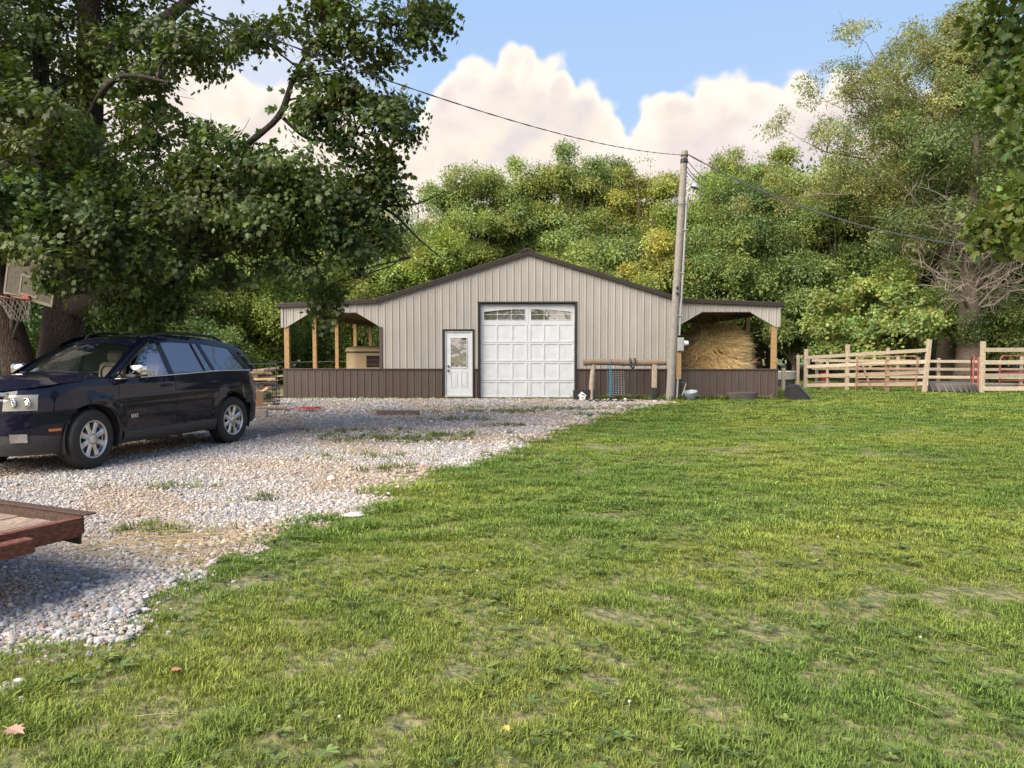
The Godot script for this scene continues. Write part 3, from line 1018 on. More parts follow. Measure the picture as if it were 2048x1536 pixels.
func barn() -> void:
	var b := thing("barn", "tan steel barn with brown wainscot and an open lean-to on either side", "barn", Vector3(0.50, 0, -23.72), deg_to_rad(-2.0))
	var gx0 := -1.56
	var gx1 := 1.53
	var dx0 := -2.68
	var dx1 := -1.73
	var zero := func(_x: float) -> float: return 0.02
	var wain := func(_x: float) -> float: return WAIN
	var rl := func(x: float) -> float: return roof_line(x)
	var over_gar := func(_x: float) -> float: return 3.03
	var over_door := func(_x: float) -> float: return 2.17
	var arch := func(x: float) -> float: return arch_line(x)
	var cuts := [-7.80, -7.0, -5.45, -XW, -XM, 0.0, XM, XW, 5.45, 7.0, 7.80]
	# upper, tan
	sheets(b, "siding_panel", -XE + 0.02, -XW, rl, arch, 0.0, M.tan, cuts)
	sheets(b, "siding_panel", -XW, dx0, rl, wain, 0.0, M.tan, cuts)
	sheets(b, "siding_panel", dx0, dx1, rl, over_door, 0.0, M.tan, cuts)
	steel_sheet(b, "siding_panel", dx1, gx0, rl, wain, 0.0, M.tan, cuts)
	sheets(b, "siding_panel", gx0, gx1, rl, over_gar, 0.0, M.tan, cuts)
	sheets(b, "siding_panel", gx1, XW, rl, wain, 0.0, M.tan, cuts)
	sheets(b, "siding_panel", XW, XE - 0.02, rl, arch, 0.0, M.tan, cuts)
	# lower, brown
	for q in [[-7.88, -XW], [-XW, dx0 - 0.045], [dx1 + 0.045, gx0 - 0.045], [gx1 + 0.045, XW], [XW, 7.88]]:
		sheets(b, "wainscot_panel", q[0], q[1], wain, zero, 0.004, M.brown)
	# trims: each its own strip
	var strip := func(a: Vector3, c: Vector3, w: float, h: float, m: Material, called := "trim_strip"):
		var mb := MB.new()
		mb.beam(a, c, w, h, 0.003)
		obj(called, mb, m, b)
	for q in [[-7.9, dx0 - 0.047], [dx1 + 0.047, gx0 - 0.047], [gx1 + 0.047, 7.9]]:
		strip.call(Vector3(q[0], WAIN + 0.004, 0.022), Vector3(q[1], WAIN + 0.004, 0.022), 0.05, 0.03, M.brown)
	for x in [gx0, gx1]:
		strip.call(Vector3(x, 0.0, 0.0), Vector3(x, 3.03, 0.0), 0.06, 0.075, M.trim)
	strip.call(Vector3(gx0 - 0.04, 3.06, 0.0), Vector3(gx1 + 0.04, 3.06, 0.0), 0.06, 0.05, M.trim)
	for x in [dx0, dx1]:
		strip.call(Vector3(x, 0.0, 0.0), Vector3(x, 2.165, 0.0), 0.06, 0.055, M.trim)
	strip.call(Vector3(dx0 - 0.03, 2.19, 0.0), Vector3(dx1 + 0.03, 2.19, 0.0), 0.06, 0.045, M.trim)
	for s in [-1.0, 1.0]:
		strip.call(Vector3(s * 4.70, 0.96, -0.02), Vector3(s * 4.70, 2.29, -0.02), 0.09, 0.11, M.brown, "corner_trim")
		strip.call(Vector3(s * (XE - 0.035), 2.27, -0.005), Vector3(s * (XE - 0.035), 2.95, -0.005), 0.075, 0.07, M.tan, "corner_trim")
		strip.call(Vector3(s * 7.0, 2.735, -0.012), Vector3(s * 5.45, 2.735, -0.012), 0.06, 0.03, M.trim, "arch_trim")
		strip.call(Vector3(s * 7.0, 2.735, -0.016), Vector3(s * 7.8, 2.265, -0.016), 0.06, 0.025, M.tan, "arch_trim")
		strip.call(Vector3(s * 5.45, 2.735, -0.016), Vector3(s * XW, 2.265, -0.016), 0.06, 0.025, M.tan, "arch_trim")
		# bottom sill, a rough board
		strip.call(Vector3(s * 7.86, 0.02, -0.03), Vector3(s * (2.75 if s < 0 else 1.6), 0.02, -0.03), 0.06, 0.08, M.trim, "skirt_board")
	# roof slabs with ribs on top and a fascia in front
	for s in [-1.0, 1.0]:
		for q in [[0.0, 4.665, XM + 0.02, 3.165, "roof"], [XM - 0.04, 3.150, XE + 0.10, 3.010, "lean_to_roof"]]:
			var mb := MB.new()
			var pa := Vector3(s * q[0], q[1], 0.0)
			var pc := Vector3(s * q[2], q[3], 0.0)
			var dir := (pc - pa)
			var u := dir.normalized()
			var nn := Vector3(-u.y, u.x, 0) * (1.0 if s > 0 else -1.0)
			var z0 := 0.12
			var z1 := -DEEP
			var o := nn * 0.012
			for sg in [[1.0], [-1.0]]:
				var e: Vector3 = o * sg[0]
				mb.face([pa + e + Vector3(0, 0, z0), pc + e + Vector3(0, 0, z0), pc + e + Vector3(0, 0, z1), pa + e + Vector3(0, 0, z1)], nn * sg[0])
			mb.face([pa + o + Vector3(0, 0, z0), pc + o + Vector3(0, 0, z0), pc - o + Vector3(0, 0, z0), pa - o + Vector3(0, 0, z0)], Vector3(0, 0, 1))
			mb.face([pc + o + Vector3(0, 0, z0), pc - o + Vector3(0, 0, z0), pc - o + Vector3(0, 0, z1), pc + o + Vector3(0, 0, z1)], u)
			var zz := z0 - 0.12
			while zz > z1:
				mb.beam(pa + nn * 0.022 + Vector3(0, 0, zz), pc + nn * 0.022 + Vector3(0, 0, zz), 0.04, 0.022, 0.006, nn)
				zz -= 0.2286
			obj(q[4], mb, M.roof, b)
			var fa := MB.new()
			fa.beam(pa - nn * 0.035 + Vector3(0, 0, 0.095), pc - nn * 0.035 + Vector3(0, 0, 0.095), 0.03, 0.13, 0.004, nn)
			obj("fascia", fa, M.trim, b)
		var gut := MB.new()
		gut.beam(Vector3(s * (XE + 0.09), 2.955, 0.08), Vector3(s * (XE + 0.09), 2.955, -DEEP), 0.03, 0.12, 0.004)
		obj("eave_trim", gut, M.trim, b)
	var ridge := MB.new()
	ridge.prism(PackedVector2Array([Vector2(-0.24, 4.625), Vector2(-0.23, 4.65), Vector2(0, 4.76), Vector2(0.23, 4.65), Vector2(0.24, 4.625), Vector2(0, 4.715)]), -DEEP - 0.02, 0.15)
	obj("ridge_cap", ridge, M.roof, b)
	# side and rear walls
	for s in [-1.0, 1.0]:
		var w := MB.new()
		w.box(Vector3(s * XW, 1.62, -DEEP * 0.5 - 0.03), Vector3(0.05, 3.1, DEEP - 0.1), 0.0)
		obj("side_wall", w, M.tan, b)
	var rear := MB.new()
	rear.prism(PackedVector2Array([Vector2(-XW, 0.05), Vector2(XW, 0.05), Vector2(XW, 3.05), Vector2(0, 4.55), Vector2(-XW, 3.05)]), -DEEP + 0.02, -DEEP + 0.08)
	obj("rear_wall", rear, M.tan, b)
	# lean-to posts, header and rafters
	for s in [-1.0, 1.0]:
		for k in 5:
			var mb := MB.new()
			var z := -0.09 - k * 3.0
			var top := 2.93
			mb.box(Vector3(s * (XE - 0.16), top * 0.5, z), Vector3(0.14 if k else 0.16, top, 0.14), 0.008)
			obj("post", mb, M.pine_y, b)
		var hb := MB.new()
		hb.beam(Vector3(s * (XE - 0.30), 2.80, -0.15), Vector3(s * (XE - 0.30), 2.80, -DEEP), 0.045, 0.24, 0.004)
		obj("header_beam", hb, M.pine_x, b)
		for k in 9:
			var rf := MB.new()
			var z := -0.25 - k * 1.5
			rf.beam(Vector3(s * 4.7, 3.02, z), Vector3(s * 7.75, 2.90, z), 0.045, 0.18, 0.004)
			obj("rafter", rf, M.pine_x, b)
		for k in 5:
			var pu := MB.new()
			var x: float = s * (5.0 + k * 0.62)
			pu.beam(Vector3(x, 3.09 - (absf(x) - XM) * 0.045, -0.1), Vector3(x, 3.09 - (absf(x) - XM) * 0.045, -DEEP), 0.09, 0.035, 0.003)
			obj("purlin", pu, M.pine_x, b)
		# back of the half wall and its side run
		var bk := MB.new()
		bk.box(Vector3(s * (XE - 0.06), 0.47, -DEEP * 0.25), Vector3(0.03, 0.94, DEEP * 0.5 - 0.2), 0.0)
		if s > 0: obj("side_half_wall", bk, M.brown, b)
		var nail := MB.new()
		nail.beam(Vector3(s * 7.75, 0.9, -0.06), Vector3(s * 4.7, 0.9, -0.06), 0.04, 0.09, 0.003)
		obj("girt", nail, M.pine_x, b)
	garage_door(b, gx0 + 0.04, gx1 - 0.04)
	walk_door(b, dx0 + 0.03, dx1 - 0.03)
	# floodlamp high on the gable is not there; a small vent knob sits over the door head
	var fl := MB.new()
	fl.box(Vector3(0, 0.04, -DEEP * 0.5), Vector3(XW * 2 - 0.1, 0.06, DEEP - 0.3), 0.0)
	obj("floor_slab", fl, M.greypaint, b)

func glass_mat() -> StandardMaterial3D:
	var g := mat(Color(0.62, 0.60, 0.57), 0.015, 0.9)
	g.normal_enabled = true
	g.normal_texture = T.bumpwave
	g.normal_scale = 0.12
	g.uv1_triplanar = true
	g.uv1_scale = Vector3(0.9, 0.9, 0.9)
	return g

func garage_door(b: Node3D, x0: float, x1: float) -> void:
	var z := -0.10
	var fr := MB.new()
	fr.box(Vector3((x0 + x1) * 0.5, 1.52, z - 0.045), Vector3(x1 - x0, 3.0, 0.02), 0.0)
	var gd := obj("garage_door", fr, M.white2, b)
	gd.set_meta("label", "white panelled overhead door with arched windows")
	var glass := glass_mat()
	var ys := [0.03, 0.575, 1.185, 1.795, 2.405, 3.01]
	var mid := (x0 + x1) * 0.5 + 0.02
	for row in 5:
		var ya: float = ys[row]
		var yb: float = ys[row + 1] - 0.006
		var sec := MB.new()
		var h := yb - ya
		if row < 4:
			sec.box(Vector3((x0 + x1) * 0.5, (ya + yb) * 0.5, z - 0.015), Vector3(x1 - x0 - 0.004, h, 0.03), 0.003)
			# rails and stiles stand proud of the field
			var rail := 0.055
			for yy in [ya + rail * 0.5 + 0.002, yb - rail * 0.5 - 0.002]:
				sec.box(Vector3((x0 + x1) * 0.5, yy, z + 0.007), Vector3(x1 - x0 - 0.004, rail, 0.014), 0.005)
			var xsx := [x0 + 0.035, lerpf(x0, mid, 0.345), lerpf(x0, mid, 0.665), mid - 0.055, mid + 0.055, lerpf(mid, x1, 0.335), lerpf(mid, x1, 0.655), x1 - 0.035]
			for k in 8:
				var w := 0.068 if k in [0, 7] else (0.086 if k in [3, 4] else 0.062)
				sec.box(Vector3(xsx[k], (ya + yb) * 0.5, z + 0.0075), Vector3(w, h - 2.0 * rail - 0.004, 0.015), 0.005)
			obj("door_section", sec, M.white, gd)
		else:
			# two arched lights: the head is filled above a curve
			for side in 2:
				var wx0 := x0 + 0.11 if side == 0 else mid + 0.085
				var wx1 := mid - 0.085 if side == 0 else x1 - 0.11
				var wy0 := ya + 0.085
				var crown := 2.865
				var low := 2.78
				var curve := func(x: float) -> float:
					var t := (x - wx0) / (wx1 - wx0)
					if side == 0: t = 1.0 - t
					return lerpf(crown, low, t * t)
				var poly := PackedVector2Array()
				for k in 13:
					var x := lerpf(wx0, wx1, k / 12.0)
					poly.append(Vector2(x, curve.call(x)))
				var head := poly.duplicate()
				head.append(Vector2(wx1, yb)); head.append(Vector2(wx0, yb))
				sec.prism(head, z - 0.03, z + 0.002)
				sec.box(Vector3((wx0 + wx1) * 0.5, (ya + wy0) * 0.5, z - 0.014), Vector3(wx1 - wx0, wy0 - ya, 0.032), 0.0)
				# beads: sill, verticals, one cross bar
				var bead := MB.new()
				bead.beam(Vector3(wx0, wy0 + 0.008, z + 0.004), Vector3(wx1, wy0 + 0.008, z + 0.004), 0.014, 0.022, 0.003)
				bead.beam(Vector3(wx0 + 0.008, wy0, z + 0.004), Vector3(wx0 + 0.008, curve.call(wx0), z + 0.004), 0.014, 0.02, 0.003)
				bead.beam(Vector3(wx1 - 0.008, wy0, z + 0.004), Vector3(wx1 - 0.008, curve.call(wx1), z + 0.004), 0.014, 0.02, 0.003)
				bead.beam(Vector3(wx0, 2.675, z - 0.008), Vector3(wx1, 2.675, z - 0.008), 0.012, 0.014, 0.003)
				for k in [1, 2]:
					var x := lerpf(wx0, wx1, k / 3.0)
					bead.beam(Vector3(x, wy0, z - 0.004), Vector3(x, curve.call(x), z - 0.004), 0.014, 0.016, 0.003)
				var cp := []
				for k in 13:
					var x := lerpf(wx0, wx1, k / 12.0)
					cp.append(Vector3(x, curve.call(x) - 0.006, z + 0.004))
				for k in 12:
					bead.beam(cp[k], cp[k + 1], 0.014, 0.02, 0.0)
				obj("window_bead", bead, M.white, gd)
				for k in 3:
					for up in 2:
						var pa := lerpf(wx0, wx1, k / 3.0) + 0.008
						var pb := lerpf(wx0, wx1, (k + 1) / 3.0) - 0.008
						var pane := PackedVector2Array()
						if up == 0:
							pane = PackedVector2Array([Vector2(pa, wy0), Vector2(pb, wy0), Vector2(pb, 2.671), Vector2(pa, 2.671)])
						else:
							pane.append(Vector2(pa, 2.679)); pane.append(Vector2(pb, 2.679))
							for j in 5:
								var x := lerpf(pb, pa, j / 4.0)
								pane.append(Vector2(x, curve.call(x)))
						var pm := MB.new()
						pm.prism(pane, z - 0.026, z - 0.020)
						obj("pane", pm, glass, gd)
			sec.box(Vector3(x0 + 0.055, (ya + yb) * 0.5, z - 0.014), Vector3(0.11, yb - ya, 0.032), 0.0)
			sec.box(Vector3(x1 - 0.055, (ya + yb) * 0.5, z - 0.014), Vector3(0.11, yb - ya, 0.032), 0.0)
			sec.box(Vector3(mid, (ya + yb) * 0.5, z - 0.014), Vector3(0.17, yb - ya, 0.032), 0.0)
			sec.box(Vector3(mid, (ya + yb) * 0.5, z + 0.004), Vector3(0.012, yb - ya - 0.02, 0.01), 0.0)
			obj("door_section", sec, M.white, gd)
	var seal := MB.new()
	seal.box(Vector3((x0 + x1) * 0.5, 0.013, z - 0.012), Vector3(x1 - x0, 0.026, 0.03), 0.0)
	obj("bottom_seal", seal, M.black, gd)

func walk_door(b: Node3D, x0: float, x1: float) -> void:
	var z := -0.045
	var fr := MB.new()
	var y0 := 0.05
	var y1 := 2.155
	fr.box(Vector3(x0 + 0.022, (y0 + y1) * 0.5, z + 0.01), Vector3(0.044, y1 - y0, 0.07), 0.003)
	fr.box(Vector3(x1 - 0.022, (y0 + y1) * 0.5, z + 0.01), Vector3(0.044, y1 - y0, 0.07), 0.003)
	fr.box(Vector3((x0 + x1) * 0.5, y1 - 0.022, z + 0.01), Vector3(x1 - x0 - 0.09, 0.044, 0.07), 0.003)
	var d := obj("entry_door", fr, M.white, b)
	d.set_meta("label", "white entry door with a half window and black knobs")
	var a := x0 + 0.048
	var e := x1 - 0.048
	var gx0 := a + 0.135
	var gx1 := e - 0.135
	var gy0 := 0.99
	var gy1 := 1.95
	var leaf := MB.new()
	# four boards round the light, and the lower leaf
	leaf.box(Vector3((a + gx0) * 0.5, (gy0 + gy1) * 0.5, z), Vector3(gx0 - a, gy1 - gy0, 0.044), 0.0)
	leaf.box(Vector3((e + gx1) * 0.5, (gy0 + gy1) * 0.5, z), Vector3(e - gx1, gy1 - gy0, 0.044), 0.0)
	leaf.box(Vector3((a + e) * 0.5, (gy1 + 2.108) * 0.5, z), Vector3(e - a, 2.108 - gy1, 0.044), 0.0)
	leaf.box(Vector3((a + e) * 0.5, (gy0 + 0.09) * 0.5, z), Vector3(e - a, gy0 - 0.09, 0.044), 0.0)
	obj("leaf", leaf, M.white, d)
	var bead := MB.new()
	for q in [[gx0, gy0, gx1, gy0], [gx0, gy1, gx1, gy1], [gx0, gy0, gx0, gy1], [gx1, gy0, gx1, gy1]]:
		bead.beam(Vector3(q[0], q[1], z + 0.026), Vector3(q[2], q[3], z + 0.026), 0.016, 0.035, 0.005)
	obj("window_frame", bead, M.white, d)
	var pm := MB.new()
	pm.box(Vector3((gx0 + gx1) * 0.5, (gy0 + gy1) * 0.5, z), Vector3(gx1 - gx0, gy1 - gy0, 0.012), 0.0)
	obj("pane", pm, glass_mat(), d)
	for k in 2:
		var p := MB.new()
		var px0 := a + 0.15 + k * 0.33
		for q in [[px0, 0.36, px0 + 0.19, 0.36], [px0, 0.84, px0 + 0.19, 0.84], [px0, 0.36, px0, 0.84], [px0 + 0.19, 0.36, px0 + 0.19, 0.84]]:
			p.beam(Vector3(q[0], q[1], z + 0.024), Vector3(q[2], q[3], z + 0.024), 0.010, 0.022, 0.003)
		p.box(Vector3(px0 + 0.095, 0.60, z + 0.023), Vector3(0.12, 0.40, 0.010), 0.004)
		obj("panel_moulding", p, M.white, d)
	for y in [1.03, 0.89]:
		var kn := MB.new()
		kn.lathe([[0.0, 0.0], [0.034, 0.0], [0.034, 0.012], [0.016, 0.016], [0.014, 0.034], [0.027, 0.042], [0.030, 0.058], [0.020, 0.070], [0.0, 0.072]], 14, Vector3(a + 0.065, y, z + 0.022), Basis(Vector3.RIGHT, PI / 2))
		obj("knob" if y < 1.0 else "deadbolt", kn, M.black, d)
	var th := MB.new()
	th.box(Vector3((x0 + x1) * 0.5, 0.065, z + 0.03), Vector3(x1 - x0, 0.035, 0.12), 0.004)
	obj("threshold", th, M.galv, d)
	var st := MB.new()
	st.box(Vector3((x0 + x1) * 0.5, 0.023, z + 0.02), Vector3(x1 - x0 + 0.04, 0.044, 0.10), 0.004)
	obj("sill_board", st, M.trim, d)

# ---------------------------------------------------------------- pole, wires, rail, yard clutter
func part(parent: Node, called: String, m: Material, f: Callable) -> MeshInstance3D:
	var mb := MB.new()
	f.call(mb)
	return obj(called, mb, m, parent)

func wire(label: String, a: Vector3, b: Vector3, sag: float, rad: float, twist: bool) -> void:
	var mb := MB.new()
	var n := 60
	for strand in (2 if twist else 1):
		var p := []
		var rr := []
		for i in n + 1:
			var t := float(i) / n
			var q := a.lerp(b, t) - Vector3(0, sag * 4.0 * t * (1.0 - t), 0)
			if twist:
				var an := t * a.distance_to(b) * 5.0 + strand * PI
				q += Vector3(cos(an) * 0.3, sin(an), sin(an) * 0.2) * rad
			p.append(q)
			rr.append(rad)
		mb.tube(p, rr, 5, false)
	var o := obj("power_line", mb, M.wire)
	tag(o, label, "cable", "overhead cables")

func utility_pole() -> void:
	var base := Vector3(4.86, 0, -22.9)
	var top := Vector3(5.24, 7.58, -22.9)
	var p := thing("utility_pole", "weathered grey utility pole leaning slightly right before the barn", "pole", base)
	part(p, "shaft", M.pole, func(mb: MB):
		var pts := []
		var r := []
		for i in 9:
			var t := i / 8.0
			pts.append((top - base) * t - Vector3(0, 0.15 if i == 0 else 0.0, 0))
			r.append(lerpf(0.135, 0.098, t))
		mb.tube(pts, r, 18))
	var dir := (top - base).normalized()
	var on := func(y: float, dx: float, dz: float) -> Vector3: return dir * y + Vector3(dx, 0, dz)
	part(p, "conduit", M.greypaint, func(mb: MB):
		mb.tube([on.call(2.0, 0.165, 0.05), on.call(4.0, 0.155, 0.05), on.call(6.15, 0.14, 0.05), on.call(6.28, 0.17, 0.05), on.call(6.30, 0.22, 0.06)], [0.034, 0.034, 0.034, 0.036, 0.036], 10)
		for y in [2.6, 3.9, 5.2]:
			mb.box(on.call(y, 0.13, 0.06), Vector3(0.13, 0.03, 0.09), 0.003))
	part(p, "meter_box", M.greypaint, func(mb: MB):
		mb.box(on.call(1.72, 0.21, 0.06), Vector3(0.20, 0.42, 0.13), 0.012)
		mb.box(on.call(1.72, 0.21, 0.13), Vector3(0.17, 0.38, 0.012), 0.004))
	part(p, "meter", mat(Color(0.62, 0.64, 0.66), 0.25, 0.0), func(mb: MB):
		mb.lathe([[0.085, 0.0], [0.085, 0.05], [0.075, 0.055], [0.072, 0.12], [0.055, 0.14], [0.0, 0.145]], 20, on.call(1.76, 0.31, 0.07), Basis(Vector3(0, 0, 1), -PI / 2)))
	part(p, "backing_board", M.pine_y, func(mb: MB):
		mb.box(on.call(1.08, 0.20, 0.02), Vector3(0.15, 0.83, 0.09), 0.005))
	part(p, "ground_pipe", M.greypaint, func(mb: MB):
		mb.tube([on.call(0.0, 0.21, 0.03), on.call(0.68, 0.205, 0.03)], [0.03, 0.03], 10)
		mb.tube([on.call(0.66, 0.205, 0.03), on.call(0.70, 0.205, 0.03)], [0.042, 0.042], 10))
	part(p, "cap_band", M.iron, func(mb: MB):
		mb.tube([on.call(7.22, 0, 0), on.call(7.34, 0, 0)], [0.112, 0.112], 14)
		mb.tube([on.call(7.42, 0, 0), on.call(7.46, 0, 0)], [0.112, 0.112], 14)
		mb.box(on.call(7.3, 0.0, 0.12), Vector3(0.10, 0.12, 0.05), 0.008))
	part(p, "yard_lamp", M.galv, func(mb: MB):
		mb.tube([on.call(6.42, 0.10, 0.05), on.call(6.52, 0.28, 0.12)], [0.02, 0.02], 8)
		mb.lathe([[0.0, 0.11], [0.05, 0.10], [0.075, 0.04], [0.14, -0.02], [0.145, -0.05], [0.11, -0.05], [0.0, -0.03]], 16, on.call(6.50, 0.34, 0.14), Basis(Vector3(0, 0, 1), -0.35)))
	part(p, "cable_loop", M.wire, func(mb: MB):
		for q in [[7.28, 0.62, 6.25, 0.48, 6.22], [7.1, 0.45, 6.8, 0.30, 6.34], [6.95, 0.62, 6.55, 0.50, 6.05]]:
			var pts := []
			var rr := []
			for i in 9:
				var t := i / 8.0
				var x: float = lerpf(0.08, q[3], t) + q[1] * 0.6 * sin(t * PI)
				var y: float = lerpf(q[0], q[4], t) - 0.12 * sin(t * PI * 2.0)
				pts.append(on.call(y, x, 0.08))
				rr.append(0.013)
			mb.tube(pts, rr, 5)
		var ring := []
		var r2 := []
		for i in 15:
			var a := PI * (0.9 + 1.2 * i / 14.0)
			ring.append(on.call(6.02 + 0.06 * sin(a), 0.16 * cos(a), 0.16 * -sin(a)))
			r2.append(0.012)
		mb.tube(ring, r2, 5))
	part(p, "knot_plate", M.black, func(mb: MB):
		mb.box(on.call(3.44, 0.0, 0.125), Vector3(0.07, 0.09, 0.02), 0.004))
	part(p, "socket", M.black, func(mb: MB):
		mb.lathe([[0.0, 0.0], [0.045, 0.0], [0.045, 0.05], [0.0, 0.05]], 12, on.call(3.28, 0.0, 0.11), Basis(Vector3.RIGHT, PI / 2)))
	wire("twisted cable running from the pole top up over the drive", top + Vector3(-0.06, -0.12, 0.02), Vector3(-4.6, 4.75, -4.95), 0.42, 0.006, true)
	wire("black cable sagging from the pole towards the trees at right", top + Vector3(0.08, -0.1, 0.02), Vector3(16.6, 4.35, -20.0), 1.05, 0.014, true)

func hitch_rail() -> void:
	var h := thing("hitching_rail", "log hitching rail on two short posts against the barn", "hitching rail", Vector3(0, 0, -23.05))
	var r := RandomNumberGenerator.new()
	r.seed = 5
	part(h, "rail", M.log_x, func(mb: MB):
		var p := []
		var rr := []
		for i in 13:
			var t := i / 12.0
			p.append(Vector3(lerpf(2.20, 4.77, t), 1.165 + 0.012 * sin(t * 7.0), 0.012 * r.randfn()))
			rr.append(0.098 + 0.006 * r.randfn())
		mb.tube(p, rr, 14))
	part(h, "post", M.grey_y, func(mb: MB):
		mb.tube([Vector3(2.46, -0.1, 0), Vector3(2.47, 0.5, 0), Vector3(2.52, 1.10, 0)], [0.085, 0.08, 0.072], 12))
	part(h, "post", M.grey_y, func(mb: MB):
		mb.box(Vector3(4.40, 0.55, 0.02), Vector3(0.15, 1.14, 0.13), 0.015))
	part(h, "boot_sleeve", M.rubber, func(mb: MB):
		mb.box(Vector3(4.39, 0.20, 0.02), Vector3(0.17, 0.40, 0.15), 0.02))
	var ro := thing("lead_rope", "blue lead rope hanging from the log rail", "rope", Vector3(3.02, 0, -22.94))
	part(ro, "strand", M.blue, func(mb: MB):
		mb.tube([Vector3(0, 1.28, -0.08), Vector3(0, 1.27, 0.03), Vector3(0.005, 1.1, 0.03), Vector3(0, 0.9, 0.02), Vector3(0.02, 0.5, 0.02), Vector3(0.0, 0.1, 0.02)], [0.01, 0.01, 0.012, 0.02, 0.028, 0.02], 8)
		mb.tube([Vector3(0.03, 0.95, 0.03), Vector3(0.05, 0.6, 0.03), Vector3(0.035, 0.08, 0.03)], [0.012, 0.016, 0.014], 8))
	var st := thing("leather_strap", "dark leather strap looped over the log rail", "strap", Vector3(3.71, 0, -22.93))
	part(st, "loop", M.black, func(mb: MB):
		for s in [-1.0, 1.0]:
			mb.tube([Vector3(s * 0.065, 1.28, -0.10), Vector3(s * 0.07, 1.285, 0.0), Vector3(s * 0.075, 1.17, 0.04), Vector3(s * 0.05, 1.05, 0.045), Vector3(0.01, 0.985, 0.04)], [0.026, 0.028, 0.028, 0.03, 0.034], 7)
		mb.tube([Vector3(0.01, 1.0, 0.04), Vector3(0.01, 0.93, 0.045), Vector3(0.015, 0.91, 0.045)], [0.03, 0.016, 0.02], 7))
	var g := thing("wire_mesh_sheet", "small welded wire sheet leaning on the brown wainscot", "wire mesh", Vector3(3.25, 0, -23.35))
	part(g, "mesh_grid", M.galv, func(mb: MB):
		for i in 7:
			mb.tube([Vector3(-0.25 + i * 0.085, 0.02, 0.10), Vector3(-0.25 + i * 0.085, 0.90, -0.02)], [0.004, 0.004], 4)
		for i in 14:
			var y := 0.03 + i * 0.065
			mb.tube([Vector3(-0.25, y, 0.10 - 0.12 * y / 0.9), Vector3(0.26, y, 0.10 - 0.12 * y / 0.9)], [0.004, 0.004], 4))
	# black board with a white mark at the garage corner
	var k := thing("black_box", "black plastic box with a white arrow mark by the garage door", "box", Vector3(2.2, 0, -22.98))
	part(k, "shell", M.black, func(mb: MB):
		mb.prism(PackedVector2Array([Vector2(-0.29, 0.0), Vector2(0.42, 0.0), Vector2(0.40, 0.20), Vector2(0.33, 0.33), Vector2(-0.30, 0.30)]), -0.25, 0.0))
	part(k, "arrow_mark", mat(Color(0.78, 0.78, 0.78), 0.6), func(mb: MB):
		mb.prism(PackedVector2Array([Vector2(-0.17, 0.13), Vector2(-0.05, 0.27), Vector2(0.10, 0.15), Vector2(0.06, 0.10), Vector2(0.07, 0.02), Vector2(-0.11, 0.01), Vector2(-0.12, 0.13)]), 0.0, 0.003))
	part(k, "arrow_centre", M.black, func(mb: MB):
		mb.prism(PackedVector2Array([Vector2(-0.03, 0.20), Vector2(0.07, 0.155), Vector2(0.03, 0.135), Vector2(-0.06, 0.18)]), 0.003, 0.005)
		mb.prism(PackedVector2Array([Vector2(-0.08, 0.075), Vector2(0.0, 0.095), Vector2(0.03, 0.07), Vector2(-0.04, 0.055)]), 0.003, 0.005))
	for q in [["rubber_mat", "long black rubber mat on the ground under the log rail", Vector3(3.15, 0.018, -22.55), Vector3(1.7, 0.02, 0.55), 0.06], ["rubber_mat", "shorter black rubber mat by the rail's sleeved post", Vector3(4.35, 0.018, -22.68), Vector3(0.75, 0.02, 0.45), -0.1]]:
		var m := MB.new()
		m.box(Vector3.ZERO, q[3], 0.004)
		var o := obj(q[0], m, M.rubber)
		o.position = q[2]
		o.rotation.y = q[4]
		tag(o, q[1], "mat", "rubber mats under the rail")
	# bucket tipped on its side with a handle of wood beside it
	var bk := thing("metal_bucket", "dented blue grey tub lying in the weeds beside the pole", "bucket", Vector3(5.50, 0, -22.85))
	part(bk, "shell", mat(Color(0.36, 0.42, 0.48), 0.45, 0.2, T.dirt, Vector3(3, 3, 3)), func(mb: MB):
		mb.lathe([[0.0, 0.0], [0.15, 0.0], [0.205, 0.25], [0.215, 0.255], [0.21, 0.265], [0.19, 0.25], [0.14, 0.02], [0.0, 0.02]], 22, Vector3(0, 0.02, 0), Basis.from_euler(Vector3(0.15, 0.2, 0.15))))
	var sk := thing("wooden_stick", "pale wooden stick leaning between pole and tub", "stick", Vector3(5.28, 0, -22.98))
	part(sk, "shaft", M.grey_y, func(mb: MB):
		mb.tube([Vector3(-0.02, 0.14, 0.0), Vector3(0.12, 0.50, -0.12)], [0.025, 0.022], 8)
		mb.tube([Vector3(-0.05, 0.56, -0.14), Vector3(0.13, 0.52, -0.12)], [0.008, 0.007], 6))
	var tr := thing("rubber_trough", "low grey brown feed trough against the right half wall", "trough", Vector3(7.12, 0, -23.02))
	part(tr, "shell", mat(Color(0.075, 0.068, 0.06), 0.8, 0.0, T.dirt, Vector3(2, 2, 2)), func(mb: MB):
		mb.lathe([[0.42, 0.0], [0.47, 0.20], [0.48, 0.24], [0.465, 0.245], [0.44, 0.22], [0.40, 0.06], [0.0, 0.05]], 30, Vector3.ZERO, Basis().scaled(Vector3(1.02, 1, 0.42))))
	var wd := thing("black_tub", "black wedge shaped tub tipped against the barn corner", "tub", Vector3(8.66, 0, -22.9))
	part(wd, "shell", M.black, func(mb: MB):
		mb.prism(PackedVector2Array([Vector2(-0.16, 0.0), Vector2(0.50, 0.02), Vector2(0.47, 0.08), Vector2(0.12, 0.48), Vector2(0.04, 0.50), Vector2(-0.10, 0.40)]), -0.4, 0.12))
	part(wd, "rim", M.greypaint.duplicate(), func(mb: MB):
		mb.beam(Vector3(0.10, 0.50, 0.14), Vector3(0.50, 0.06, 0.14), 0.03, 0.05, 0.008))
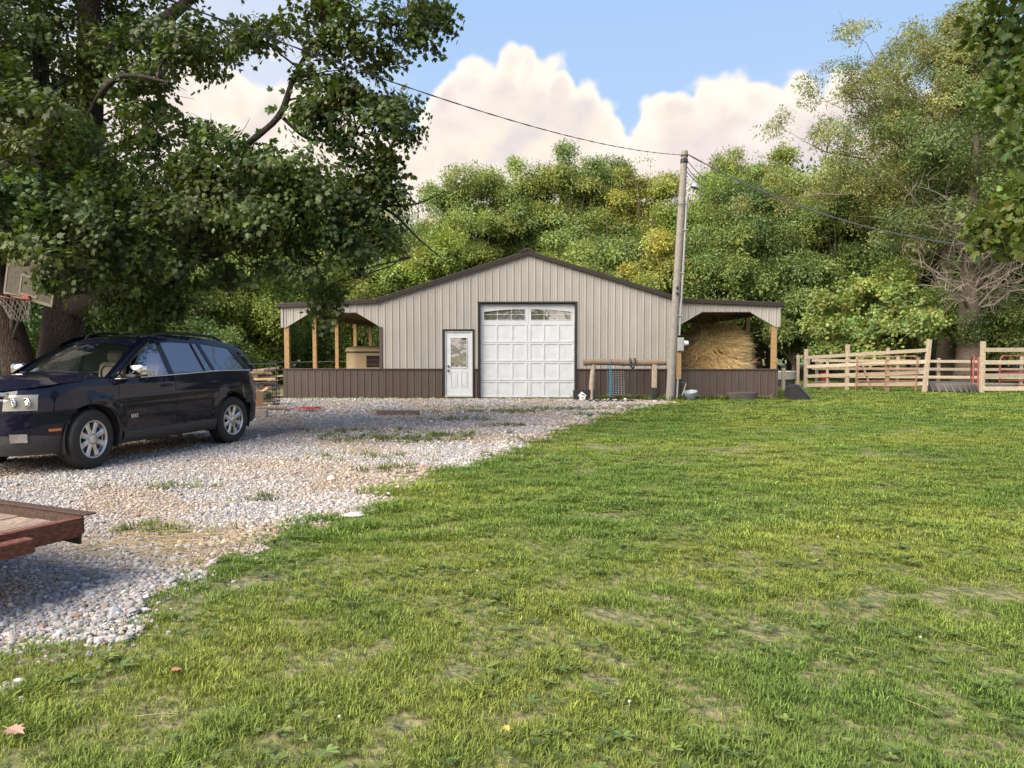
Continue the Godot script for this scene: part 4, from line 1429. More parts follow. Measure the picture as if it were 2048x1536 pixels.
	(wd.get_child(1) as MeshInstance3D).material_override.albedo_color = Color(0.07, 0.075, 0.08).linear_to_srgb()

func hay() -> void:
	var h := thing("hay_heap", "big heap of loose golden hay in the right lean-to", "hay", Vector3(6.50, 0, -25.35))
	var r := RandomNumberGenerator.new()
	r.seed = 8
	var f := noise(81, 0.7, FastNoiseLite.TYPE_SIMPLEX, 4)
	var surf := func(a: float, e: float) -> Vector3:
		# e 0 at the ground, 1 at the crest; the heap leans to a peak at right of its middle
		var w := pow(1.0 - pow(e, 2.2), 0.55)
		var n := 1.0 + f.get_noise_3d(cos(a) * 2.0, e * 3.0, sin(a) * 2.0) * 0.38
		return Vector3(0.42 * e * e + cos(a) * 1.28 * w * n, e * 2.5 * (0.96 + 0.04 * n), sin(a) * 1.15 * w * n)
	part(h, "core", mat(Color(0.42, 0.31, 0.15), 0.95, 0.0, T.fine, Vector3(3, 3, 3)), func(mb: MB):
		var rows := []
		for i in 13:
			var row := PackedVector3Array()
			for k in 30:
				row.append(surf.call(-TAU * k / 30.0, i / 12.0) * Vector3(0.97, 0.98, 0.97))
			rows.append(row)
		mb.sheet(rows, true))
	var mb := MB.new()
	var p := []
	var rr := []
	for i in 6:
		var t := i / 5.0
		p.append(Vector3(0.05 * sin(t * 2.4), -0.24 * t * 2.0 + 0.02, 0.05 * sin(t * PI) + 0.02 * t))
		rr.append(0.0042 * (1.0 - 0.5 * t))
	mb.tube(p, rr, 3, false)
	var sp := Spread.new()
	for i in 15000:
		var a := r.randf_range(-0.5, PI + 0.5)
		var e := pow(r.randf(), 0.8) * 0.985
		var q: Vector3 = surf.call(a, e)
		var out := Vector3(cos(a), 0.35 + e, sin(a)).normalized()
		var down := (Vector3.UP * -1.0 + out * out.y).normalized()
		down = (down + out.cross(down) * (r.randfn() * 0.75 + (0.45 if cos(a) > 0.0 else -0.35) * e) + out * r.randf_range(-0.1, 0.55)).normalized()
		if r.randf() < 0.12:
			down = (down + Vector3(r.randfn(), r.randfn(), r.randfn())).normalized()
		var x := down.cross(out).normalized()
		var b := Basis(x, -down, x.cross(-down))
		var g := exp(r.randfn() * 0.28)
		var c := Color(0.72 * g, 0.56 * g, 0.29 * g)
		if r.randf() < 0.12: c = Color(0.52 * g, 0.30 * g, 0.14 * g)
		if e > 0.72 and cos(a) < 0.3 and r.randf() < 0.35: c = Color(0.26 * g, 0.26 * g, 0.10 * g)
		sp.add(Transform3D(b.scaled(Vector3.ONE * r.randf_range(0.6, 1.5)), q + out * 0.01), c)
	var o := sp.node("strands", mb.mesh(), M.straw)
	h.add_child(o)
	o.set_meta("kind", "stuff")

func horse_trailer() -> void:
	var t := thing("stock_trailer", "cream livestock trailer parked under the left lean-to", "trailer", Vector3(-5.05, 0, -27.6), deg_to_rad(9.0))
	# local: x across, z along; nose towards +x left side rounded
	var body := func(mb: MB, y0: float, y1: float, grow: float):
		var rows := []
		for y in [y0, (y0 + y1) * 0.5, y1]:
			var row := PackedVector3Array()
			for k in 28:
				var a := -TAU * k / 28.0
				var c := cos(a)
				var s := sin(a)
				row.append(Vector3(signf(c) * pow(absf(c), 0.35) * (1.0 + grow), y, signf(s) * pow(absf(s), 0.35) * (1.9 + grow)))
			rows.append(row)
		mb.sheet(rows, true)
	part(t, "body", M.cream, func(mb: MB): body.call(mb, 0.45, 1.49, 0.0))
	part(t, "drip_rail", M.iron, func(mb: MB): body.call(mb, 1.46, 1.50, 0.03))
	part(t, "roof_cap", M.creamlight, func(mb: MB):
		var rows := []
		for q in [[1.50, 1.025], [1.55, 1.03], [1.62, 1.0], [1.66, 0.92], [1.69, 0.7], [1.71, 0.02]]:
			var row := PackedVector3Array()
			for k in 28:
				var a := -TAU * k / 28.0
				var c := cos(a)
				var s := sin(a)
				row.append(Vector3(signf(c) * pow(absf(c), 0.35) * q[1], q[0], signf(s) * pow(absf(s), 0.35) * (1.9 * q[1])))
			rows.append(row)
		mb.sheet(rows, true))
	part(t, "window_slot", M.black, func(mb: MB):
		mb.box(Vector3(0.10, 1.29, 1.905), Vector3(0.74, 0.13, 0.03), 0.01)
		mb.box(Vector3(0.10, 1.07, 1.905), Vector3(0.74, 0.22, 0.03), 0.01))
	part(t, "window_bar", M.rusty, func(mb: MB):
		mb.box(Vector3(0.10, 1.05, 1.915), Vector3(0.74, 0.05, 0.03), 0.005)
		mb.box(Vector3(0.10, 1.2, 1.915), Vector3(0.74, 0.03, 0.03), 0.005))
	for s in [-1.0, 1.0]:
		for z in [-0.4, 0.4]:
			part(t, "wheel", M.rubber, func(mb: MB):
				mb.lathe([[0.18, -0.1], [0.33, -0.1], [0.35, -0.07], [0.35, 0.07], [0.33, 0.1], [0.18, 0.1], [0.0, 0.08]], 24, Vector3(s * 1.06, 0.35, z), Basis(Vector3(0, 0, 1), -PI / 2 * s)))

func scrap_corner() -> void:
	# pipe panel fence left of the barn
	var pf := thing("pipe_panel", "dark green pipe livestock panel left of the barn corner", "livestock panel", Vector3(-8.9, 0, -23.75), 0.06)
	part(pf, "upright", M.iron, func(mb: MB):
		mb.tube([Vector3(-1.75, 0.0, 0), Vector3(-1.75, 1.12, 0)], [0.02, 0.02], 8))
	for x in [-0.28, 1.35]:
		part(pf, "upright", M.iron, func(mb: MB):
			mb.tube([Vector3(x, 0.0, 0), Vector3(x, 1.12, 0)], [0.02, 0.02], 8))
	for k in 6:
		part(pf, "rail", M.iron, func(mb: MB):
			var y: float = [0.18, 0.34, 0.50, 0.68, 0.88, 1.10][k]
			mb.tube([Vector3(-1.8, y, 0), Vector3(1.38, y, 0)], [0.017, 0.017], 8))
	var p2 := thing("pipe_panel", "dark pipe panel seen past the posts of the left lean-to", "livestock panel", Vector3(-8.2, 0, -31.5), -0.08)
	part(p2, "rail", M.iron, func(mb: MB):
		mb.tube([Vector3(-2.2, 1.02, 0), Vector3(2.2, 1.08, 0)], [0.022, 0.022], 8)
		mb.tube([Vector3(-2.2, 0.7, 0), Vector3(2.2, 0.74, 0)], [0.02, 0.02], 8))
	part(p2, "post", M.iron, func(mb: MB):
		for x in [-2.2, 0.0, 2.2]:
			mb.tube([Vector3(x, 0.0, 0), Vector3(x, 1.1, 0)], [0.025, 0.025], 8))
	# lumber behind it, each board a thing in the pile
	var pl := thing("lumber_pile", "untidy pile of split wood and boards behind the pipe panel", "lumber pile", Vector3(-9.3, 0, -24.7))
	var r := RandomNumberGenerator.new()
	r.seed = 14
	for i in 60:
		var y := 0.05 + (i / 6) * 0.085
		var z := -0.35 + (i % 6) * 0.14 + r.randfn() * 0.03
		var mb := MB.new()
		var w := r.randf_range(0.07, 0.12)
		var x := r.randfn() * 0.25 + 0.1
		var hl := r.randf_range(0.8, 1.3)
		var tilt := r.randfn() * 0.09
		mb.beam(Vector3(x - hl, y - tilt * hl, z), Vector3(x + hl, y + tilt * hl + 0.02, z + r.randfn() * 0.12), w, r.randf_range(0.04, 0.07), 0.006)
		obj("board", mb, [M.grey_x, M.pine_x, M.log_x, M.pine_x][i % 4], pl)
	for q in [[-0.35, 1.0, 0.2], [0.5, 0.98, 0.15]]:
		var jb := MB.new()
		jb.lathe([[0.0, 0.0], [0.07, 0.0], [0.08, 0.05], [0.08, 0.16], [0.05, 0.22], [0.0, 0.23]], 14, Vector3(q[0], q[1] - 0.06, q[2]))
		obj("jug", jb, M.white2 if q[0] > 0 else M.rusty, pl)
	# wire basket with planks and green stuff in it
	var bs := thing("wire_basket", "round black wire basket holding wood beside the barn corner", "basket", Vector3(-7.0, 0, -20.9))
	part(bs, "hoops", M.iron, func(mb: MB):
		for y in [0.03, 0.12, 0.22, 0.32, 0.46, 0.58]:
			var p := []
			var rr := []
			for k in 33:
				var a := TAU * k / 32.0
				p.append(Vector3(cos(a) * 0.46, y, sin(a) * 0.40))
				rr.append(0.012)
			mb.tube(p, rr, 5, false))
	part(bs, "wires", M.iron, func(mb: MB):
		for k in 36:
			var a := TAU * k / 36.0
			mb.tube([Vector3(cos(a) * 0.46, 0.01, sin(a) * 0.40), Vector3(cos(a) * 0.46, 0.60, sin(a) * 0.40)], [0.004, 0.004], 4, false))
	part(bs, "planks", M.grey_x, func(mb: MB):
		mb.box(Vector3(0, 0.06, 0.1), Vector3(0.7, 0.07, 0.16), 0.008)
		mb.box(Vector3(0.02, 0.15, 0.0), Vector3(0.62, 0.08, 0.2), 0.008, Basis(Vector3.UP, 0.2)))
	part(bs, "green_crate", mat(Color(0.06, 0.10, 0.045), 0.7, 0.0, T.fine, Vector3(4, 4, 4)), func(mb: MB):
		mb.box(Vector3(-0.06, 0.27, 0.02), Vector3(0.5, 0.15, 0.34), 0.015, Basis(Vector3.UP, -0.15)))
	var bx := thing("cardboard_box", "open brown cardboard box standing behind the car", "box", Vector3(-6.82, 0, -19.6), 0.5)
	part(bx, "shell", M.card, func(mb: MB):
		for q in [[0.0, 0.19, 0.43, 0.02], [0.0, -0.19, 0.43, 0.02], [0.21, 0.0, 0.02, 0.36], [-0.21, 0.0, 0.02, 0.36]]:
			mb.box(Vector3(q[0], 0.24, q[1]), Vector3(q[2], 0.46, q[3]), 0.003)
		mb.box(Vector3(0, 0.012, 0), Vector3(0.40, 0.018, 0.35), 0.0))
	part(bx, "flap", M.card, func(mb: MB):
		mb.box(Vector3(0.29, 0.50, 0.0), Vector3(0.19, 0.012, 0.36), 0.003, Basis(Vector3(0, 0, 1), 0.6)))
	var bl := thing("concrete_block", "long pale concrete block lying beside the car's rear wheel", "block", Vector3(-5.98, 0, -17.2), 0.1)
	part(bl, "slab", mat(Color(0.42, 0.35, 0.30), 0.9, 0.0, T.fine, Vector3(4, 4, 4)), func(mb: MB):
		mb.box(Vector3(0, 0.09, 0), Vector3(0.62, 0.16, 0.22), 0.012))
	var lg := thing("log", "bark covered log lying in front of the wire basket", "log", Vector3(-6.55, 0, -18.9), 0.08)
	part(lg, "bole", M.log_x, func(mb: MB):
		mb.tube([Vector3(-0.9, 0.07, 0), Vector3(-0.2, 0.06, 0.05), Vector3(0.35, 0.07, -0.02), Vector3(0.8, 0.06, 0.03)], [0.06, 0.055, 0.05, 0.035], 9))
	var rs := thing("red_strap", "red ratchet strap dropped in a tangle on the gravel", "strap", Vector3(-5.15, 0, -18.7))
	part(rs, "webbing", mat(Color(0.40, 0.05, 0.055), 0.8), func(mb: MB):
		var rg := RandomNumberGenerator.new()
		rg.seed = 4
		for k in 9:
			var a := Vector3(rg.randf_range(-0.75, 0.1), 0.05, rg.randf_range(-0.25, 0.25))
			var b2 := Vector3(rg.randf_range(0.0, 0.45), rg.randf_range(0.05, 0.12), rg.randf_range(-0.3, 0.3))
			var c := a.lerp(b2, 0.5) + Vector3(0, 0.04, rg.randfn() * 0.06)
			mb.beam(a, c, 0.05, 0.012, 0.0)
			mb.beam(c, b2, 0.05, 0.012, 0.0))
	var pk := thing("timber_plank", "single weathered timber lying on the gravel before the barn", "plank", Vector3(-2.72, 0, -17.75), deg_to_rad(-3.0))
	part(pk, "beam", M.log_x, func(mb: MB):
		mb.box(Vector3(0, 0.06, 0), Vector3(1.02, 0.11, 0.16), 0.01))

func flatbed() -> void:
	var a := Vector3(-0.907, 0, -0.42).normalized()
	var t := thing("flatbed_trailer", "rusty red flatbed trailer corner with wooden deck", "trailer", Vector3(-2.74, 0, -4.75), atan2(-a.z, a.x))
	# local +x runs away along the side rail, -z across the end
	part(t, "side_rail", M.rustdark, func(mb: MB):
		mb.box(Vector3(2.2, 0.440, -0.02), Vector3(4.4, 0.112, 0.012), 0.002)
		mb.box(Vector3(2.18, 0.500, -0.0), Vector3(4.46, 0.010, 0.075), 0.002)
		mb.box(Vector3(2.2, 0.380, -0.045), Vector3(4.4, 0.010, 0.06), 0.002))
	part(t, "end_rail", M.rusty, func(mb: MB):
		mb.box(Vector3(0.0, 0.425, -0.7), Vector3(0.014, 0.11, 1.34), 0.002)
		mb.box(Vector3(0.045, 0.364, -0.7), Vector3(0.09, 0.012, 1.34), 0.002)
		mb.box(Vector3(0.03, 0.475, -0.7), Vector3(0.06, 0.010, 1.34), 0.002))
	part(t, "side_rail", M.rustdark, func(mb: MB):
		mb.box(Vector3(2.2, 0.440, -1.38), Vector3(4.4, 0.112, 0.012), 0.002)
		mb.box(Vector3(2.18, 0.500, -1.4), Vector3(4.46, 0.010, 0.075), 0.002))
	for k in 26:
		part(t, "plank", [M.deckwood, M.deckwood2][k % 2], func(mb: MB):
			mb.box(Vector3(0.07 + 0.083 + k * 0.166, 0.425 + 0.003 * sin(k * 2.3), -0.7), Vector3(0.158, 0.036, 1.26), 0.004))
	for k in 4:
		part(t, "crossmember", M.rustdark, func(mb: MB):
			mb.box(Vector3(0.35 + k * 1.1, 0.355, -0.7), Vector3(0.06, 0.09, 1.26), 0.003))
	part(t, "bumper_tube", M.rusty, func(mb: MB):
		mb.box(Vector3(-0.06, 0.40, -0.85), Vector3(0.10, 0.085, 0.9), 0.006))
	part(t, "bracket", M.rustdark, func(mb: MB):
		mb.box(Vector3(-0.04, 0.315, -1.12), Vector3(0.09, 0.09, 0.55), 0.005))
	part(t, "gusset", M.black, func(mb: MB):
		mb.prism(PackedVector2Array([Vector2(0.0, 0.372), Vector2(0.55, 0.372), Vector2(0.5, 0.33), Vector2(0.0, 0.31)]), -0.05, -0.035))
	for s in [0.0, 1.4]:
		for x in [2.6, 3.4]:
			part(t, "wheel", M.rubber, func(mb: MB):
				mb.lathe([[0.17, -0.09], [0.30, -0.09], [0.32, -0.06], [0.32, 0.06], [0.30, 0.09], [0.17, 0.09], [0.0, 0.06]], 24, Vector3(x, 0.32, -(s + (0.14 if s < 1.0 else -0.14))), Basis(Vector3.RIGHT, PI / 2)))

func hoop() -> void:
	var h := thing("basketball_hoop", "basketball hoop with cream backboard half hidden in maple leaves", "basketball hoop", Vector3(-8.0, 0, -11.9))
	var turn := Basis.from_euler(Vector3(0.0, -0.35, -0.22))
	var c := Vector3(0.36, 2.66, 0.0)
	part(h, "backboard", mat(Color(0.075, 0.062, 0.042), 0.5, 0.0, T.dirt, Vector3(1, 1, 1)), func(mb: MB):
		mb.box(c, Vector3(1.05, 0.64, 0.03), 0.004, turn))
	part(h, "border", mat(Color(0.17, 0.15, 0.11), 0.6), func(mb: MB):
		for q in [[0, 0.31, 1.10, 0.045], [0, -0.31, 1.10, 0.045], [-0.53, 0, 0.045, 0.6], [0.53, 0, 0.045, 0.6], [-0.19, -0.10, 0.035, 0.32], [0.19, -0.10, 0.035, 0.32], [0, 0.05, 0.38, 0.035], [0, -0.25, 0.38, 0.035]]:
			mb.box(c + turn * Vector3(q[0], q[1], 0.018), Vector3(q[2], q[3], 0.012), 0.002, turn))
	part(h, "rim", M.red, func(mb: MB):
		var p := []
		var rr := []
		for k in 33:
			var a := TAU * k / 32.0
			p.append(c + turn * Vector3(cos(a) * 0.215, -0.29, 0.25 + sin(a) * 0.215))
			rr.append(0.011)
		mb.tube(p, rr, 6, false)
		mb.box(c + turn * Vector3(0, -0.29, 0.03), Vector3(0.14, 0.09, 0.06), 0.006, turn))
	part(h, "net", mat(Color(0.24, 0.22, 0.19), 0.9), func(mb: MB):
		for k in 12:
			for d in [-1.0, 1.0]:
				var p := []
				var rr := []
				for i in 6:
					var f := i / 5.0
					var a: float = TAU * (k + d * f * 2.0) / 12.0
					var rad := lerpf(0.21, 0.12, f) + 0.02 * sin(k * 5.0 + i)
					p.append(c + turn * Vector3(cos(a) * rad, -0.29, 0.25 + sin(a) * rad) - Vector3(-0.09 * f, 0.36 * f, 0))
					rr.append(0.0045)
				mb.tube(p, rr, 4, false))
	part(h, "pole", M.iron, func(mb: MB):
		mb.tube([Vector3(-0.45, 0.0, -0.7), Vector3(-0.40, 1.9, -0.65), Vector3(-0.2, 2.4, -0.45), Vector3(0.30, 2.55, -0.06)], [0.05, 0.05, 0.045, 0.04], 10)
		mb.tube([Vector3(-0.41, 1.7, -0.65), Vector3(0.25, 2.38, -0.05)], [0.025, 0.025], 8))
	part(h, "base", M.black, func(mb: MB):
		mb.box(Vector3(-0.5, 0.09, -0.8), Vector3(0.8, 0.18, 1.0), 0.05))

func fence() -> void:
	var post := func(label: String, at: Vector3, hgt: float, w: float, lean := 0.0):
		var p := thing("fence_post", label, "fence post", at, 0.0, "posts of the board fence")
		part(p, "timber", M.grey_y, func(mb: MB):
			mb.box(Vector3(lean * 0.5, hgt * 0.5 - 0.05, 0), Vector3(w, hgt + 0.1, w), 0.01, Basis(Vector3(0, 0, 1), -lean / hgt)))
	var run := func(label: String, a: Vector3, ha: Array, b: Vector3, hb: Array, w: float):
		var f := thing("board_fence", label, "fence", a)
		for k in ha.size():
			part(f, "board", M.boards[(k * 3 + int(a.x)) % 4], func(mb: MB):
				mb.beam(Vector3(0, ha[k], 0.07), b - a + Vector3(0, hb[k], 0.07), 0.035, w, 0.005))
		return f
	var A := Vector3(11.64, 0, -29.5)
	var B := Vector3(15.06, 0, -27.0)
	var mid := A.lerp(B, 0.36)
	post.call("weathered corner post at the barn end of the fence", A, 1.58, 0.13)
	post.call("thin older post standing behind the barn end corner post", A + Vector3(-0.12, 0, -0.5), 1.35, 0.10)
	post.call("tall weathered post at the hinge of the rusty gate", mid, 1.76, 0.13)
	post.call("tallest post of the fence, leaning to the right", B + Vector3(-0.10, 0, 0), 1.93, 0.14, 0.14)
	post.call("thin post between the two first posts of the fence", A.lerp(B, 0.19), 1.3, 0.08)
	post.call("post behind the middle of the rusty gate", A.lerp(B, 0.70) + Vector3(0, 0, -0.08), 1.62, 0.11)
	run.call("four pale boards running from the corner post to the tallest post", A, [1.25, 0.89, 0.51, 0.15], B, [1.55, 1.13, 0.75, 0.34], 0.13)
	# rusty tube gate leaning on the boards
	var g0 := A.lerp(B, 0.40) + Vector3(0.05, 0, 0.30)
	var g1 := A.lerp(B, 0.88) + Vector3(0.05, 0, 0.30)
	var g := thing("tube_gate", "rusty tube gate leaning on the pale board fence", "gate", g0)
	var gd := g1 - g0
	for k in 6:
		part(g, "bar", M.rustgate, func(mb: MB):
			var y: float = [0.18, 0.36, 0.56, 0.80, 0.98, 1.27][k]
			mb.tube([Vector3(0, y + 0.01, 0), gd + Vector3(-0.03, y + 0.06, 0)], [0.02, 0.02], 8, false))
	part(g, "frame", M.rustgate, func(mb: MB):
		mb.tube([Vector3(-0.03, 0.02, 0), Vector3(0.0, 1.20, 0), Vector3(0.05, 1.28, 0)], [0.024, 0.024, 0.024], 8)
		mb.tube([gd + Vector3(-0.08, 1.335, 0), gd + Vector3(0.0, 1.27, 0), gd + Vector3(-0.06, 0.05, 0)], [0.024, 0.024, 0.024], 8)
		mb.tube([gd * 0.48 + Vector3(0, 0.1, 0), gd * 0.49 + Vector3(0, 1.3, 0)], [0.02, 0.02], 8))
	var pr := thing("prop_board", "loose board propped slantwise behind the rusty gate", "board", g0 + Vector3(0.15, 0, 0.10))
	part(pr, "plank", M.grey_y, func(mb: MB):
		mb.beam(Vector3(0.0, 1.0, 0), Vector3(0.36, 0.0, 0.05), 0.03, 0.12, 0.004, Vector3(0, 0, 1)))
	# the farther run
	var C := Vector3(12.2, 0, -30.4)
	var D := Vector3(26.0, 0, -29.3)
	run.call("lower grey board fence farther back before the big trunk", C, [1.12, 0.80, 0.48, 0.16], D, [1.05, 0.74, 0.42, 0.14], 0.11)
	var labs := ["far fence post seen through the first panel", "far fence post seen through the rusty gate", "far fence post between gate and tallest post", "far fence post standing right of the tallest post", "far fence post before the big trunk", "far fence post behind the red gate", "far fence post at the picture's right edge"]
	for k in 7:
		post.call(labs[k], C.lerp(D, 0.02 + k * 0.115) + Vector3(0, 0, -0.1), 1.22 + 0.05 * (k % 3), 0.10)
	# right-hand section
	var E := Vector3(17.05, 0, -27.0)
	var F := Vector3(23.5, 0, -27.0)
	post.call("tall post beside the red gate right of the tyre", E, 1.86, 0.14)
	post.call("post of the fence near the picture's right edge", Vector3(21.0, 0, -27.1), 1.5, 0.12)
	run.call("four pale boards to the right of the red gate", E, [1.55, 1.10, 0.62, 0.15], F, [1.58, 1.12, 0.64, 0.16], 0.15)
	var rg := thing("red_gate", "red tube gate standing behind the fence at right", "gate", Vector3(18.2, 0, -27.7))
	for k in 5:
		part(rg, "bar", M.red, func(mb: MB):
			var y: float = [0.24, 0.40, 0.70, 0.80, 1.33][k]
			mb.tube([Vector3(0.0, y, 0), Vector3(3.6, y + 0.02, 0.1)], [0.022, 0.022], 8, false))
	part(rg, "frame", M.red, func(mb: MB):
		mb.tube([Vector3(-0.05, 0.05, 0), Vector3(-0.05, 1.22, 0), Vector3(0.05, 1.33, 0), Vector3(0.12, 1.335, 0)], [0.03, 0.03, 0.03, 0.03], 8)
		mb.tube([Vector3(3.6, 0.05, 0.1), Vector3(3.6, 1.34, 0.1)], [0.03, 0.03], 8))
	var r2 := thing("red_gate", "narrow red gate turned edge on beside the tall post", "gate", Vector3(16.82, 0, -27.15))
	part(r2, "frame", M.red, func(mb: MB):
		mb.tube([Vector3(0, 0.15, 0), Vector3(0, 1.2, 0), Vector3(0.08, 1.36, -0.1), Vector3(0.9, 1.2, -1.6), Vector3(0.9, 0.2, -1.6)], [0.03, 0.03, 0.03, 0.026, 0.026], 8)
		mb.tube([Vector3(0.14, 0.2, 0.05), Vector3(0.14, 1.3, 0.05)], [0.03, 0.03], 8))
	for k in 3:
		part(r2, "bar", M.red, func(mb: MB):
			mb.tube([Vector3(0, 0.3 + 0.3 * k, 0), Vector3(0.9, 0.28 + 0.28 * k, -1.6)], [0.018, 0.018], 8))
	# half-buried tractor tyre
	var ty := thing("tractor_tyre", "old tractor tyre lying on its side by the fence", "tyre", Vector3(16.15, 0, -27.6))
	part(ty, "carcass", mat(Color(0.085, 0.078, 0.072), 0.85, 0.0, T.dirt, Vector3(2, 2, 2)), func(mb: MB):
		mb.lathe([[0.42, 0.02], [0.78, 0.0], [0.86, 0.08], [0.86, 0.28], [0.78, 0.36], [0.42, 0.33], [0.40, 0.2], [0.42, 0.02]], 40))
	for k in 24:
		part(ty, "lug", mat(Color(0.12, 0.112, 0.105), 0.85), func(mb: MB):
			var a := TAU * k / 24.0
			var d := Vector3(cos(a), 0, sin(a))
			var d2 := Vector3(cos(a + 0.16), 0, sin(a + 0.16))
			mb.beam(d * 0.88 + Vector3(0, 0.03, 0), d2 * 0.87 + Vector3(0, 0.33, 0), 0.06, 0.05, 0.008, d))
	var tb := thing("stone_trough", "low grey trough behind the tall right fence post", "trough", Vector3(17.9, 0, -27.9))
	part(tb, "shell", mat(Color(0.24, 0.22, 0.19), 0.9, 0.0, T.dirt, Vector3(1, 1, 1)), func(mb: MB):
		mb.lathe([[0.85, 0.0], [0.92, 0.26], [0.90, 0.30], [0.84, 0.28], [0.80, 0.05], [0.0, 0.05]], 30, Vector3.ZERO, Basis().scaled(Vector3(1.15, 1, 0.5))))
	# odds behind the first panel
	var rb := thing("red_feeder", "red feed bucket hanging behind the first fence panel", "bucket", Vector3(12.45, 0, -29.6))
	part(rb, "bucket", mat(Color(0.50, 0.05, 0.04), 0.5), func(mb: MB):
		mb.lathe([[0.0, 0.0], [0.15, 0.0], [0.20, 0.28], [0.205, 0.30], [0.18, 0.28], [0.0, 0.05]], 20, Vector3(0, 0.32, 0)))
	part(rb, "hook", M.iron, func(mb: MB):
		mb.tube([Vector3(-0.2, 0.60, 0), Vector3(-0.1, 0.72, 0.1), Vector3(0.0, 0.76, 0.2), Vector3(0.1, 0.72, 0.1), Vector3(0.2, 0.60, 0)], [0.007, 0.007, 0.007, 0.007, 0.007], 5))
	part(rb, "stand", M.grey_y, func(mb: MB):
		mb.box(Vector3(0, 0.16, 0), Vector3(0.3, 0.32, 0.3), 0.01))
	var wt := thing("stock_tank", "pale metal stock tank past the barn's right corner", "tank", Vector3(10.9, 0, -31.5))
	part(wt, "shell", mat(Color(0.46, 0.45, 0.43), 0.5, 0.3, T.dirt, Vector3(1.5, 1.5, 1.5)), func(mb: MB):
		mb.lathe([[0.84, 0.32], [0.85, 0.62], [0.87, 0.64], [0.85, 0.66], [0.82, 0.62], [0.80, 0.36], [0.0, 0.36]], 34, Vector3.ZERO, Basis().scaled(Vector3(1.3, 1, 0.6))))
	part(wt, "plinth", M.black, func(mb: MB):
		mb.lathe([[0.80, 0.0], [0.82, 0.32], [0.0, 0.32]], 34, Vector3.ZERO, Basis().scaled(Vector3(1.3, 1, 0.6))))
	post.call("short grey stub post by the stock tank", Vector3(10.35, 0, -28.4), 0.86, 0.12)

# ---------------------------------------------------------------- car
func lerp_table(t: Array, x: float) -> float:
	if x <= t[0][0]: return t[0][1]
	for k in t.size() - 1:
		if x <= t[k + 1][0]:
			var f: float = (x - t[k][0]) / (t[k + 1][0] - t[k][0])
			return lerpf(t[k][1], t[k + 1][1], f)
	return t[-1][1]

func smooth_table(t: Array, x: float) -> float:
	return (lerp_table(t, x - 0.06) + lerp_table(t, x) * 2.0 + lerp_table(t, x + 0.06)) * 0.25

var car_top := [[-2.36, 1.02], [-2.1, 1.13], [-1.2, 1.145], [0.0, 1.115], [0.9, 1.095], [1.4, 1.095], [1.9, 1.065], [2.2, 1.01], [2.38, 0.955]]
var car_roof := [[-2.30, 1.12], [-2.22, 1.22], [-2.05, 1.42], [-1.95, 1.51], [-1.6, 1.58], [-1.0, 1.645], [-0.3, 1.67], [0.2, 1.635], [0.42, 1.54], [0.70, 1.37], [1.02, 1.18], [1.14, 1.10]]
const AXLE := 1.4125
const WHEEL_R := 0.375

func body_width(y: float) -> float:
	return lerp_table([[0.20, 0.86], [0.30, 0.915], [0.42, 0.945], [0.58, 0.957], [0.75, 0.962], [0.88, 0.952], [1.0, 0.93], [1.08, 0.905], [1.15, 0.885]], y)

func nose_x(y: float) -> float:
	return lerp_table([[0.20, 2.26], [0.35, 2.35], [0.55, 2.385], [0.75, 2.38], [0.9, 2.35], [1.0, 2.30], [1.06, 2.22]], y)

func tail_x(y: float) -> float:
	return lerp_table([[0.20, -2.22], [0.35, -2.33], [0.6, -2.365], [0.8, -2.34], [1.0, -2.28], [1.15, -2.22]], y)

func body_point(col: Array, y: float) -> Vector3:
	# col: [kind, value]; kind 0 front arc (angle), 1 side (x), 2 rear arc (angle)
	var w := body_width(y)
	if col[0] == 1:
		var x: float = col[1]
		var flare := 0.0
		for ax in [AXLE, -AXLE]:
			var d := Vector2(x - ax, y - WHEEL_R).length()
			flare += 0.022 * smoothstep(0.62, 0.44, d)
		var crease := 0.010 * smoothstep(0.05, 0.0, absf(y - (0.86 + 0.02 * -x)))
		return Vector3(x, y, w - 0.012 * pow(absf(x) / 1.7, 2.0) * 2.0 + flare + crease)
	var a: float = col[1]
	if col[0] == 0:
		var n := 2.0 / 2.7
		return Vector3(1.50 + (nose_x(y) - 1.50) * pow(maxf(cos(a), 0.0), n), y, (w - 0.02) * pow(maxf(sin(a), 0.0), n))
	var n2 := 2.0 / 3.4
	return Vector3(-1.72 + (tail_x(y) + 1.72) * pow(maxf(cos(a), 0.0), n2), y, (w - 0.025) * pow(maxf(sin(a), 0.0), n2))

func side_glass(x: float, y: float) -> Vector3:
	return Vector3(x, y, 0.885 - (y - 1.08) * 0.46 - maxf(0.0, -x - 1.2) * 0.05)

